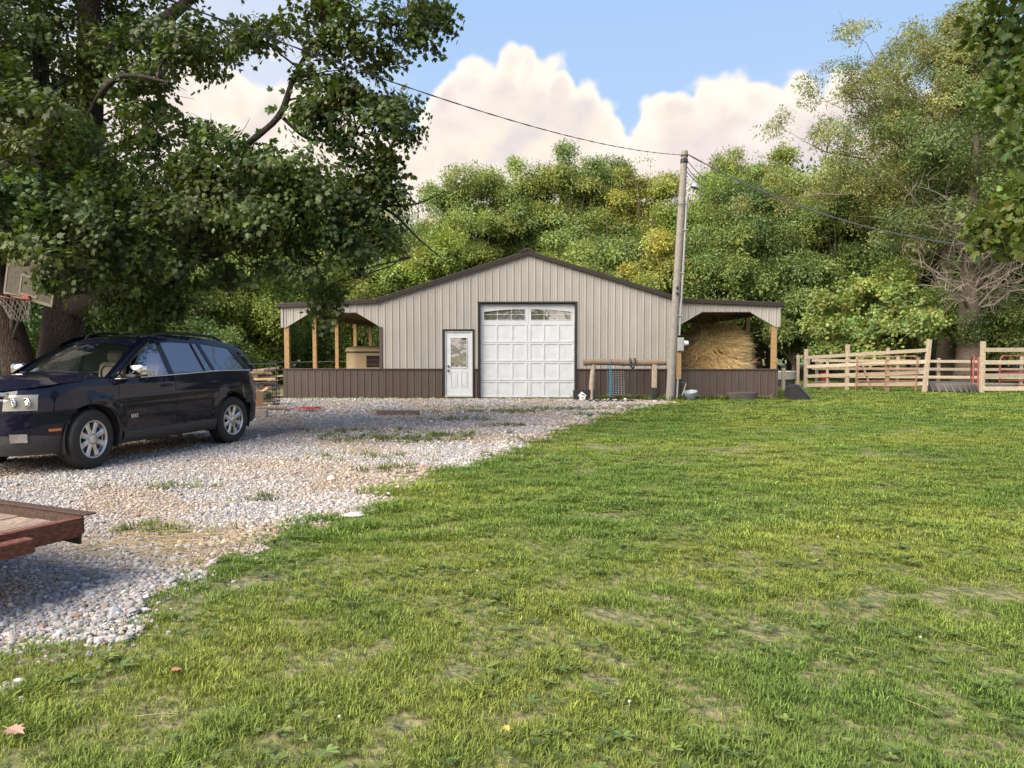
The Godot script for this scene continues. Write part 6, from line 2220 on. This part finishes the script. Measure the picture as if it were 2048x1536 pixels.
# ---------------------------------------------------------------- the trees of the place
func maple_by_the_drive() -> void:
	var t := thing("maple_tree", "large dark maple overhanging the parked car", "tree", Vector3(-8.3, 0, -13.5))
	var o := Vector3(8.3, 0, 13.5)
	var r := RandomNumberGenerator.new()
	r.seed = 101
	var mb := MB.new()
	var V := func(a: Array) -> Array:
		var out := []
		for q in a: out.append(Vector3(q[0], q[1], q[2]) + o)
		return out
	var skeleton := []
	var add := func(pts: Array, radii: Array, sides: int):
		var p: Array = V.call(pts)
		# refine
		var c := Curve3D.new()
		for i in p.size():
			var tan: Vector3 = (p[mini(i + 1, p.size() - 1)] - p[maxi(i - 1, 0)]) * 0.18
			c.add_point(p[i], -tan, tan)
		var n := p.size() * 4
		var q := []
		var rr := []
		for i in n + 1:
			var f := float(i) / n
			q.append(c.sample_baked(f * c.get_baked_length()))
			var g := f * (radii.size() - 1)
			rr.append(lerpf(radii[int(g)], radii[mini(int(g) + 1, radii.size() - 1)], g - int(g)) * (1.0 + 0.05 * r.randfn()))
			skeleton.append(q[-1])
		mb.tube(q, rr, sides, false)
	add.call([[-8.32, -0.2, -13.5], [-8.24, 0.5, -13.5], [-8.16, 1.64, -13.5], [-8.0, 2.8, -13.5], [-7.85, 3.97, -13.5], [-7.56, 5.1, -13.4], [-7.4, 6.37, -13.3], [-7.33, 7.61, -13.2], [-7.3, 9.3, -13.2], [-7.1, 11.0, -13.2]], [0.46, 0.36, 0.33, 0.33, 0.29, 0.23, 0.2, 0.16, 0.12, 0.05], 16)
	add.call([[-7.95, 2.3, -13.4], [-6.9, 2.46, -13.0], [-6.19, 2.49, -12.8], [-5.75, 2.73, -12.6], [-5.33, 3.09, -12.5], [-4.83, 3.2, -12.4], [-4.54, 3.35, -12.3]], [0.20, 0.19, 0.17, 0.16, 0.15, 0.11, 0.09], 12)
	add.call([[-5.36, 3.05, -12.5], [-5.4, 3.3, -12.5], [-5.23, 3.59, -12.5], [-5.02, 3.81, -12.4], [-4.85, 4.16, -12.3], [-4.56, 4.62, -12.2]], [0.13, 0.125, 0.12, 0.10, 0.08, 0.06], 11)
	add.call([[-7.42, 6.2, -13.3], [-6.8, 6.68, -13.0], [-6.22, 6.89, -12.8], [-5.6, 7.2, -12.7], [-4.6, 8.0, -12.6]], [0.16, 0.13, 0.12, 0.08, 0.04], 10)
	add.call([[-7.9, 3.6, -13.5], [-8.5, 4.5, -14.2], [-9.0, 5.86, -14.5], [-9.01, 7.27, -14.5], [-9.2, 9.2, -14.5]], [0.22, 0.20, 0.16, 0.13, 0.06], 10)
	add.call([[-4.54, 3.35, -12.3], [-3.77, 3.66, -12.2], [-3.14, 3.96, -12.3], [-2.67, 3.9, -12.4], [-2.19, 3.94, -12.5], [-1.62, 3.99, -12.6], [-1.13, 4.22, -12.7]], [0.09, 0.07, 0.06, 0.05, 0.035, 0.02, 0.008], 8)
	add.call([[-2.19, 3.94, -12.5], [-1.9, 3.75, -12.5], [-1.5, 3.35, -12.6], [-1.05, 3.0, -12.7]], [0.03, 0.022, 0.015, 0.006], 6)
	add.call([[-2.6, 3.9, -12.4], [-2.2, 3.5, -12.5], [-1.7, 3.1, -12.6]], [0.03, 0.02, 0.008], 6)
	add.call([[-4.6, 4.55, -12.2], [-4.24, 4.9, -12.2], [-3.74, 5.34, -12.2], [-3.49, 5.97, -12.2], [-3.0, 6.68, -12.2], [-2.42, 6.79, -12.1], [-1.86, 6.71, -12.1], [-1.29, 6.9, -12.0]], [0.06, 0.055, 0.05, 0.04, 0.03, 0.022, 0.016, 0.006], 8)
	add.call([[-3.74, 5.34, -12.2], [-3.29, 4.97, -12.3], [-2.8, 5.01, -12.3], [-2.31, 5.06, -12.3], [-1.9, 4.7, -12.3]], [0.035, 0.03, 0.022, 0.015, 0.006], 6)
	add.call([[-7.65, 4.9, -13.4], [-7.0, 5.5, -12.6], [-6.1, 5.8, -11.8], [-5.2, 5.6, -11.5]], [0.09, 0.07, 0.045, 0.02], 8)
	add.call([[-7.7, 4.6, -13.4], [-7.4, 4.6, -11.8], [-6.9, 4.2, -11.0], [-6.5, 3.6, -10.6]], [0.11, 0.08, 0.05, 0.02], 8)
	var boughs := [[-8.55, 6.59, -12.00, 1.00], [-7.61, 5.72, -11.50, 0.80], [-6.58, 4.82, -11.00, 0.85], [-7.09, 4.61, -11.00, 0.80], [-7.76, 4.25, -11.00, 0.90], [-6.72, 3.74, -10.50, 0.70], [-6.20, 3.56, -10.80, 0.70], [-5.74, 3.16, -11.00, 0.75], [-6.23, 3.00, -10.40, 0.50], [-6.71, 3.24, -10.40, 0.45], [-6.01, 2.67, -10.80, 0.45], [-6.46, 2.50, -10.30, 0.20], [-7.64, 3.43, -10.50, 0.60], [-5.76, 4.49, -12.00, 0.80], [-6.42, 4.20, -12.50, 0.80], [-5.31, 3.69, -11.50, 0.80], [-5.63, 2.93, -11.50, 0.70], [-5.47, 2.42, -11.80, 0.60], [-6.13, 2.35, -12.00, 0.50], [-7.73, 7.02, -13.00, 0.90], [-6.22, 5.12, -12.00, 0.55], [-7.98, 6.44, -14.00, 0.70], [-6.66, 5.48, -14.50, 0.70], [-5.16, 5.27, -12.50, 0.40], [-6.70, 6.03, -14.00, 0.45], [-4.37, 6.59, -12.00, 0.40], [-7.31, 7.44, -14.00, 0.70], [-8.60, 5.74, -13.50, 0.80], [-7.83, 5.26, -14.00, 0.70], [-6.89, 6.43, -13.00, 0.90], [-5.87, 6.64, -12.50, 0.90], [-4.92, 6.59, -12.00, 0.80], [-5.73, 5.84, -12.50, 0.70], [-5.09, 6.21, -12.00, 0.60], [-4.48, 4.80, -12.00, 0.80], [-4.65, 4.18, -12.00, 0.80], [-3.69, 4.37, -11.50, 0.80], [-3.95, 3.74, -11.80, 0.80], [-4.43, 3.39, -12.00, 0.70], [-3.32, 4.13, -11.80, 0.80], [-3.25, 3.51, -11.80, 0.55], [-3.71, 3.15, -12.00, 0.45], [-3.03, 2.91, -12.00, 0.40], [-2.79, 3.50, -12.20, 0.50], [-3.05, 2.53, -12.20, 0.25], [-3.01, 2.32, -12.20, 0.25], [-4.14, 2.86, -12.30, 0.30], [-4.91, 2.89, -12.60, 0.35], [-5.66, 3.37, -13.00, 0.60], [-2.69, 4.04, -12.50, 0.50], [-2.36, 3.79, -12.50, 0.50], [-2.20, 3.38, -12.50, 0.35], [-2.57, 3.17, -12.50, 0.30], [-3.66, 6.59, -12.00, 0.60], [-3.03, 6.83, -12.00, 0.60], [-3.03, 6.29, -12.00, 0.45], [-2.56, 6.59, -12.00, 0.45], [-2.08, 6.83, -12.00, 0.50], [-1.53, 6.87, -12.00, 0.50], [-1.13, 6.94, -12.00, 0.30], [-1.85, 6.44, -12.00, 0.40], [-1.41, 6.52, -12.00, 0.30], [-2.40, 6.36, -12.00, 0.40], [-2.69, 6.05, -12.20, 0.60], [-3.09, 5.73, -12.20, 0.60], [-2.61, 5.57, -12.20, 0.60], [-2.13, 5.65, -12.20, 0.55], [-1.80, 5.57, -12.20, 0.30], [-2.05, 5.26, -12.20, 0.45], [-2.45, 5.18, -12.20, 0.60], [-2.94, 5.26, -12.20, 0.50], [-1.89, 5.02, -12.20, 0.25], [-2.13, 4.78, -12.20, 0.40], [-1.99, 4.44, -12.30, 0.35], [-2.32, 4.40, -12.30, 0.35], [-2.09, 4.10, -12.40, 0.30], [-2.64, 4.56, -12.30, 0.30], [-3.31, 5.40, -12.40, 0.40], [-9.53, 7.28, -15.00, 1.20], [-9.19, 5.23, -15.00, 1.20], [-8.26, 5.35, -15.50, 1.00], [-10.01, 4.34, -15.00, 1.20], [-8.22, 4.04, -15.00, 1.00], [-5.23, 3.75, -15.00, 0.50], [-10.21, 6.17, -14.00, 1.30], [-10.14, 4.14, -13.00, 1.40], [-10.14, 6.51, -13.00, 1.50], [-4.28, 4.25, -14.50, 0.50], [-3.51, 4.25, -14.50, 0.60], [-6.20, 4.82, -14.50, 0.70], [-9.21, 8.76, -13.00, 1.60], [-7.69, 8.51, -13.00, 1.60], [-5.75, 8.57, -12.50, 1.40], [-4.28, 8.64, -12.50, 1.20], [-2.70, 8.06, -12.00, 0.70], [-6.81, 9.98, -13.50, 1.80], [-4.78, 10.15, -13.50, 1.60], [-8.87, 10.82, -14.00, 1.80], [-1.84, 7.52, -12.00, 0.40], [-10.86, 7.93, -13.00, 1.80], [-10.61, 5.27, -12.50, 1.50]]
	var sp := Spread.new()
	var sp2 := Spread.new()
	for q in boughs:
		var c: Vector3 = Vector3(q[0], q[1], q[2]) + o
		var from := nearest_on(skeleton, c)
		limb(mb, from, c, 0.012 + 0.018 * q[3], 0.006, r, 0.14, 5, 5)
		for j in 5:
			var d: Vector3 = Vector3(r.randfn(), r.randfn() * 0.6, r.randfn()).normalized() * q[3] * r.randf_range(0.6, 1.0)
			limb(mb, from.lerp(c, r.randf_range(0.6, 1.0)), c + d, 0.008, 0.003, r, 0.1, 4, 3)
		var n := int((108.0 if q[1] < 4.2 else 72.0) * pow(q[3], 2.1)) + 8
		var colr := Color(0.060, 0.098, 0.026).lerp(Color(0.090, 0.116, 0.028), r.randf())
		bough_sprays(sp, r, c, Vector3(q[3], q[3] * 0.72, q[3]) * 0.82, n, colr)
		bough_sprays(sp2, r, c, Vector3(q[3], q[3] * 0.75, q[3]) * 0.92, n / 2, colr)
	obj("trunk", mb, M.barkbig, t)
	hang_crown(t, sp, SP.maple, M.mapleleaf)
	hang_crown(t, sp2, SP.maple2, M.mapleleaf)
	# the second stem beside it
	var s2 := thing("leaning_trunk", "reddish leaning tree trunk behind the basketball hoop", "tree", Vector3(-8.32, 0, -12.7))
	part(s2, "trunk", M.barkred, func(m2: MB):
		m2.tube([Vector3(0.12, -0.2, 0), Vector3(0.05, 0.5, 0), Vector3(-0.15, 1.6, 0), Vector3(-0.32, 2.3, 0.05), Vector3(-0.6, 3.4, 0.0), Vector3(-0.9, 5.0, -0.2), Vector3(-1.1, 7.5, -0.3)], [0.36, 0.28, 0.245, 0.23, 0.20, 0.15, 0.08], 16, false))
	var sp3 := Spread.new()
	for q in [[-1.2, 4.2, 0.6, 1.1], [-1.6, 5.4, -0.2, 1.3], [-0.7, 6.2, 0.5, 1.2], [-1.2, 7.6, -0.3, 1.5], [-2.2, 6.5, 0.4, 1.3], [-0.3, 5.0, -0.9, 1.0]]:
		bough_sprays(sp3, r, Vector3(q[0], q[1], q[2]), Vector3(q[3], q[3] * 0.8, q[3]), int(130 * q[3] * q[3]), Color(0.075, 0.107, 0.027))
	hang_crown(s2, sp3, SP.maple, M.mapleleaf)

func near_branch_right() -> void:
	var t := thing("maple_tree", "maple whose near branches hang in at the upper right corner", "tree", Vector3(8.4, 0, -5.6))
	var r := RandomNumberGenerator.new()
	r.seed = 103
	var mb := MB.new()
	mb.tube([Vector3(0, -0.2, 0), Vector3(0, 1.5, 0), Vector3(-0.05, 3.2, -0.1), Vector3(-0.2, 5.5, -0.2), Vector3(-0.2, 8.0, -0.3)], [0.36, 0.28, 0.24, 0.18, 0.08], 14, false)
	var o := Vector3(-8.4, 0, 5.6)
	var sp := Spread.new()
	var list := [[4.55, 4.48, -7.0, 0.30], [4.40, 4.75, -6.5, 0.32], [4.72, 4.05, -7.0, 0.25], [4.45, 4.0, -6.5, 0.24], [4.55, 3.92, -7.2, 0.20], [4.72, 3.75, -7.0, 0.22], [4.78, 3.45, -6.9, 0.22], [4.35, 2.72, -6.6, 0.16], [4.34, 2.86, -6.35, 0.18], [4.42, 2.62, -6.4, 0.20], [4.22, 2.70, -6.55, 0.13], [4.52, 2.50, -6.4, 0.14], [4.62, 2.75, -6.3, 0.22], [4.72, 3.1, -6.6, 0.18], [5.0, 4.6, -6.8, 0.5], [5.2, 3.6, -6.8, 0.45], [5.2, 2.9, -6.5, 0.4], [4.7, 5.2, -6.5, 0.5], [5.8, 4.4, -6.6, 0.8], [6.2, 5.6, -6.2, 1.0], [6.4, 3.6, -6.4, 0.8], [7.2, 4.8, -5.4, 1.1], [7.2, 6.6, -5.6, 1.3], [8.6, 7.8, -5.6, 1.5], [9.2, 5.6, -5.0, 1.4], [8.4, 6.2, -7.0, 1.3], [5.6, 5.6, -5.6, 0.8]]
	for q in list:
		var c: Vector3 = Vector3(q[0], q[1], q[2]) + o
		limb(mb, Vector3(-0.1, clampf(c.y - 0.5, 2.4, 6.0), -0.15) if q[0] > 5.5 else (Vector3(4.9, c.y * 0.6 + 1.6, -6.7) + o), c, 0.035 if q[0] > 5.5 else 0.012, 0.004, r, 0.08, 5, 5)
		bough_sprays(sp, r, c, Vector3(q[3], q[3] * 0.8, q[3]), int(115 * pow(q[3], 1.9)) + 11, Color(0.085, 0.145, 0.035).lerp(Color(0.15, 0.18, 0.03), r.randf() * 0.7), 0.56)
	for y in [3.2, 4.4]:
		limb(mb, Vector3(-0.1, y, -0.1), Vector3(4.9, y - 0.1, -6.7) + o, 0.06, 0.015, r, 0.06, 7, 6)
	obj("trunk", mb, M.barkbig, t)
	hang_crown(t, sp, SP.maplebig, M.mapleleaf)

func hang_crown(t: Node3D, sp: Spread, me: Mesh, m: Material) -> void:
	var o := sp.node("crown", me, m)
	o.set_meta("kind", "stuff")
	t.add_child(o, true)

func at_px(u: float, z: float) -> Vector3:
	return Vector3((u - 1024.0) / 1490.0 * z, 0, -z)

func forest() -> void:
	var pale := Color(0.235, 0.305, 0.090)
	var mid := Color(0.160, 0.230, 0.066)
	var dark := Color(0.140, 0.200, 0.060)
	var gold := Color(0.300, 0.320, 0.080)
	var lime := Color(0.235, 0.315, 0.072)
	# label, x, z, height, crown radius, crown base, colour, options
	var list := [
		["rounded pale green tree above the barn's left roof slope", -2.75, -44.0, 12.7, 2.71, 3.0, pale, {}],
		["pale green tree just left of the barn peak", 0.4, -46.0, 13.2, 2.43, 3.5, pale, {}],
		["tallest pale green tree straight behind the barn peak", 3.2, -45.0, 13.4, 2.53, 3.5, pale, {}],
		["dark green tree between the tall pale one and the golden one", 5.9, -49.0, 14.3, 2.43, 3.0, dark, {}],
		["golden yellow green tree left of the utility pole", 7.7, -44.0, 13.2, 2.14, 3.0, gold, {}],
		["lime green tree rising right behind the utility pole", 11.9, -44.0, 12.6, 3.20, 4.0, lime, {}],
		["yellowish green tree second to the right of the pole", 15.9, -46.0, 14.1, 2.71, 3.5, pale, {}],
		["low leafy tree with a pale crown over the barn's right slope", 2.9, -39.5, 8.0, 2.80, 1.5, pale, {"lobes": 26}],
		["dense dark tree filling the gap above the right roof slope", 5.4, -42.5, 10.2, 2.71, 1.5, dark, {}],
		["low yellow green tree by the right roof slope", 7.5, -38.5, 7.8, 1.70, 1.6, gold, {"lobes": 20}],
		["broad rounded green tree over the right lean-to", 10.4, -38.0, 7.6, 2.70, 2.0, mid, {"lobes": 34}],
		["dark tree behind the right lean-to's outer end", 13.6, -41.0, 10.5, 3.00, 2.5, dark, {}],
		["thin airy tree with a feathery top beside the maple", -6.2, -46.0, 11.2, 2.19, 4.0, mid, {"thin": 0.6, "per": 40, "mesh": SP.fine}],
		["light green tree behind the left end of the roof", -7.6, -40.0, 9.2, 2.40, 1.5, pale, {}],
		["bright green bushy tree over the left roof junction", -4.5, -37.5, 7.4, 2.10, 1.2, lime, {"lobes": 28}],
		["olive green tree rising above the left lean-to", -10.6, -41.0, 10.5, 2.90, 1.5, lime, {}],
		["dark tree behind the maple's right boughs", -14.0, -40.0, 11.5, 3.00, 1.2, dark, {}],
		["sunlit green tree between car roof and barn", -12.2, -34.0, 7.2, 2.80, 0.6, lime, {"lobes": 40}],
		["mid green tree behind the car's roof rail", -15.2, -32.0, 8.2, 2.90, 0.6, mid, {"lobes": 40}],
		["yellow green tree behind the maple's low limb", -17.0, -29.0, 7.0, 2.70, 0.6, lime, {"lobes": 38}],
		["leafy tree at the far left behind the basketball hoop", -18.5, -25.0, 7.5, 2.80, 0.5, mid, {"lobes": 40}],
		["tall dark tree at the left behind the maple's stem", -21.0, -34.0, 13.0, 3.60, 1.0, mid, {"lobes": 40}],
		["green tree standing left of the tall sparse tree", 17.4, -40.0, 10.2, 2.80, 1.5, mid, {}],
		["broad olive tree under the tall sparse tree", 21.0, -38.0, 11.0, 3.60, 2.5, pale, {"lobes": 44}],
		["dense tree behind the dead branches at right", 25.0, -39.0, 12.5, 3.80, 1.2, mid, {"lobes": 48}],
		["tall green tree at the right edge of the view", 28.0, -42.0, 18.7, 4.54, 2.0, mid, {"lobes": 50}],
		["tall leafy tree behind the sparse tree's bare limbs", 24.0, -43.0, 19.0, 4.30, 6.0, pale, {"lobes": 40, "thin": 0.5, "mesh": SP.fine, "lobe": 0.8}],
		["high olive crown left of the sparse tree's trunk", 19.2, -44.0, 13.3, 2.94, 4.0, pale, {}],
		["low spreading tree with sunlit leaves over the board fence", 15.9, -33.2, 4.6, 2.90, 0.9, pale, {"lobes": 40, "flat": 0.7, "trunk": 0.10, "mesh": SP.maplebig, "spray": 0.95, "per": 85}],
		["leafy tree to the right of the big fence trunk", 21.6, -33.5, 5.6, 2.40, 0.5, mid, {"lobes": 34}],
		["dark shrubby tree at the barn's right corner", 14.0, -37.0, 6.8, 1.70, 0.9, dark, {"lobes": 28}],
	]
	for q in list:
		wood_tree("broadleaf_tree", q[0], Vector3(q[1], 0, q[2]), q[3], q[4], q[5], q[6], q[7])
	# bushes seen through the left lean-to
	for q in [["round bush seen between the first posts of the left lean-to", -8.6, -36.5, 2.3, 1.5, lime], ["dark bush seen beyond the cream trailer", -5.6, -38.5, 3.2, 1.6, mid], ["leafy bush past the corner post of the left lean-to", -10.6, -35.0, 2.6, 1.4, lime], ["broad bush behind the lumber pile", -12.0, -29.5, 2.4, 1.6, mid], ["dark bush in the shade behind the hay heap", 10.3, -40.5, 3.0, 1.8, dark]]:
		var b := wood_tree("leafy_bush", q[0], Vector3(q[1], 0, q[2]), q[3], q[4], 0.1, q[5], {"lobes": 22, "trunk": 0.05, "group": "bushes round the barn", "mesh": SP.shrub, "spray": 1.3, "per": 70})
		b.set_meta("category", "bush")
	sparse_tree()
	dead_limb_tree()
	# trees at the back of the one who looks: the windows mirror them
	for q in [["broad tree across the yard mirrored in the door glass", -3.0, 26.0, 8.0, 3.6], ["tall tree across the yard mirrored in the garage windows", 5.5, 30.0, 10.0, 3.8], ["tree across the yard to the left", -13.0, 27.0, 9.0, 3.8], ["tree across the yard to the right", 14.0, 26.0, 9.0, 3.8]]:
		wood_tree("broadleaf_tree", q[0], Vector3(q[1], 0, q[2]), q[3], q[4], 1.5, mid, {"lobes": 26, "per": 40, "group": "trees across the yard", "spray": 1.4})
	# the wood behind, one mass
	var r := RandomNumberGenerator.new()
	r.seed = 107
	var sp := Spread.new()
	for i in 16000:
		var z := r.randf_range(50.0, 72.0)
		var x := r.randf_range(-0.80, 0.80) * z
		var lim := 9.5 + 2.0 * sin(x * 0.35) + 1.2 * sin(x * 0.9 + 1.0) + (z - 50.0) * 0.06
		if x > 16.0: lim += minf((x - 16.0) * 0.4, 5.0)
		var y := r.randf_range(0.1, 1.0) * lim
		var g := exp(r.randfn() * 0.25)
		var c := dark.lerp(mid, r.randf() * 0.5)
		sp.add(Transform3D(spray_basis(r, Vector3(r.randfn(), r.randfn(), r.randfn()).normalized(), r.randf_range(0.8, 1.5)), Vector3(x, y, -z)), Color(c.r * g, c.g * g, c.b * g))
	var o := sp.node("woodland", SP.deep, M.leaf)
	add_child(o)
	tag(o, "deep green wood closing the view behind the trees", "woodland", "", "stuff")
	var mb := MB.new()
	for i in 46:
		var z := r.randf_range(46.0, 60.0)
		var x := r.randf_range(-0.75, 0.75) * z
		var h := r.randf_range(8.0, 11.0)
		mb.tube([Vector3(x, -0.1, -z), Vector3(x + r.randfn() * 0.2, h * 0.5, -z), Vector3(x + r.randfn() * 0.5, h, -z)], [0.2, 0.15, 0.06], 7, false)
	var tr := obj("woodland_stems", mb, M.barkfar)
	tag(tr, "dim stems deep in the wood", "stems", "", "stuff")

func sparse_tree() -> void:
	var t := thing("tall_sparse_tree", "tall sparse tree with bare pale limbs towering at right", "tree", Vector3(20.9, 0, -36.0))
	var r := RandomNumberGenerator.new()
	r.seed = 109
	var mb := MB.new()
	var stem := [Vector3(0, -0.2, 0), Vector3(0.1, 3, 0), Vector3(0.0, 6, 0), Vector3(0.3, 9, 0), Vector3(0.7, 11.5, 0), Vector3(0.6, 13.5, 0)]
	mb.tube(stem, [0.45, 0.36, 0.30, 0.26, 0.20, 0.12], 12, false)
	var limbs := [[9.0, Vector3(-3.1, 12.2, 0.3), 0.17], [11.5, Vector3(-0.6, 15.8, 0.4), 0.14], [11.5, Vector3(2.2, 15.6, 0.2), 0.13], [8.0, Vector3(-4.8, 9.4, 0.8), 0.12], [7.0, Vector3(3.6, 10.0, 0.5), 0.14], [12.5, Vector3(1.2, 16.6, -0.3), 0.09], [8.6, Vector3(-4.6, 13.4, -0.4), 0.10], [6.4, Vector3(-3.6, 7.6, 1.2), 0.10], [10.0, Vector3(3.0, 13.2, 1.0), 0.10], [9.0, Vector3(-6.6, 11.2, 0.2), 0.10], [8.2, Vector3(-6.9, 8.8, 0.5), 0.09], [9.6, Vector3(-5.4, 13.6, 0.6), 0.09], [11.0, Vector3(-3.6, 15.2, 0.0), 0.09], [11.8, Vector3(0.2, 17.2, 0.2), 0.08]]
	var sp := Spread.new()
	for q in limbs:
		var f: float = q[0] / 13.5
		var base := Vector3(0.2 + (0.4 if q[0] > 10 else 0.0), q[0], 0)
		var tip: Vector3 = q[1]
		var p := limb(mb, base, tip, q[2], 0.02, r, 0.10, 8, 8)
		for j in 22:
			var a: Vector3 = p[2 + j % (p.size() - 2)]
			var b := a + Vector3(r.randfn() * 1.0, r.randf_range(-0.1, 1.3), r.randfn() * 0.9)
			limb(mb, a, b, 0.025, 0.006, r, 0.10, 4, 4)
			# bare twigs at the very top
			for m in 2:
				limb(mb, b, b + Vector3(r.randfn() * 0.5, r.randf_range(0.0, 0.9), r.randfn() * 0.5), 0.010, 0.004, r, 0.08, 3, 3)
			if r.randf() < 0.86:
				bough_sprays(sp, r, b, Vector3(0.8, 0.5, 0.8), 24, Color(0.23, 0.275, 0.105).lerp(Color(0.29, 0.30, 0.11), r.randf()), 1.0)
	obj("trunk", mb, M.barkpale, t)
	hang_crown(t, sp, SP.fine, M.leaf)

func dead_limb_tree() -> void:
	var t := thing("oak_tree", "thick trunked tree with dead bare lower branches behind the fence", "tree", Vector3(18.95, 0, -30.9))
	var r := RandomNumberGenerator.new()
	r.seed = 111
	var mb := MB.new()
	mb.tube([Vector3(0, -0.2, 0), Vector3(0, 0.25, 0), Vector3(0, 0.7, 0), Vector3(0.0, 2.0, 0), Vector3(-0.05, 3.6, 0), Vector3(-0.1, 5.4, 0), Vector3(0.1, 8.0, -0.2), Vector3(0.2, 10.5, -0.2)], [0.95, 0.72, 0.54, 0.43, 0.38, 0.30, 0.2, 0.08], 18, false)
	obj("trunk", mb, M.barkfar, t)
	var dm := MB.new()
	for i in 30:
		var y := r.randf_range(3.2, 6.4)
		var a := r.randf_range(-0.4, PI + 0.4)
		var d := Vector3(cos(a), 0, sin(a))
		var L := r.randf_range(1.4, 4.0)
		var tip := Vector3(0, y, 0) + d * L + Vector3(0, r.randf_range(-0.2, 1.9), 0)
		var p := limb(dm, Vector3(0, y, 0) + d * 0.25, tip, 0.055, 0.012, r, 0.16, 6, 6)
		for j in 9:
			var b: Vector3 = p[1 + j % (p.size() - 1)]
			var e := b + (d + Vector3(r.randfn(), r.randfn() + 0.5, r.randfn()) * 0.8).normalized() * r.randf_range(0.4, 1.2)
			var p2 := limb(dm, b, e, 0.018, 0.006, r, 0.14, 4, 4)
			for k in 3:
				limb(dm, p2[2 + k % 2], p2[3] + Vector3(r.randfn(), r.randfn(), r.randfn()) * 0.4, 0.009, 0.004, r, 0.1, 3, 3)
	var dl := obj("dead_branches", dm, M.deadwood, t)
	dl.set_meta("label", "tangle of dead leafless branches")
	var sp := Spread.new()
	for i in 40:
		var a := r.randf() * TAU
		var c := Vector3(cos(a) * r.randf_range(0.5, 3.6), r.randf_range(6.2, 11.5), sin(a) * r.randf_range(0.5, 3.2) - 0.4)
		bough_sprays(sp, r, c, Vector3(0.9, 0.6, 0.9), 40, Color(0.10, 0.14, 0.045))
	for i in 10:
		bough_sprays(sp, r, Vector3(r.randf_range(-0.5, 0.3), r.randf_range(2.1, 2.9), 0.4), Vector3(0.4, 0.3, 0.3), 12, Color(0.07, 0.11, 0.035), 0.7)
	hang_crown(t, sp, SP.far, M.leaf)

func _ready() -> void:
	light_and_camera()
	materials()
	sprays()
	ground()
	barn()
	utility_pole()
	hitch_rail()
	hay()
	horse_trailer()
	scrap_corner()
	flatbed()
	hoop()
	fence()
	car()
	maple_by_the_drive()
	near_branch_right()
	forest()
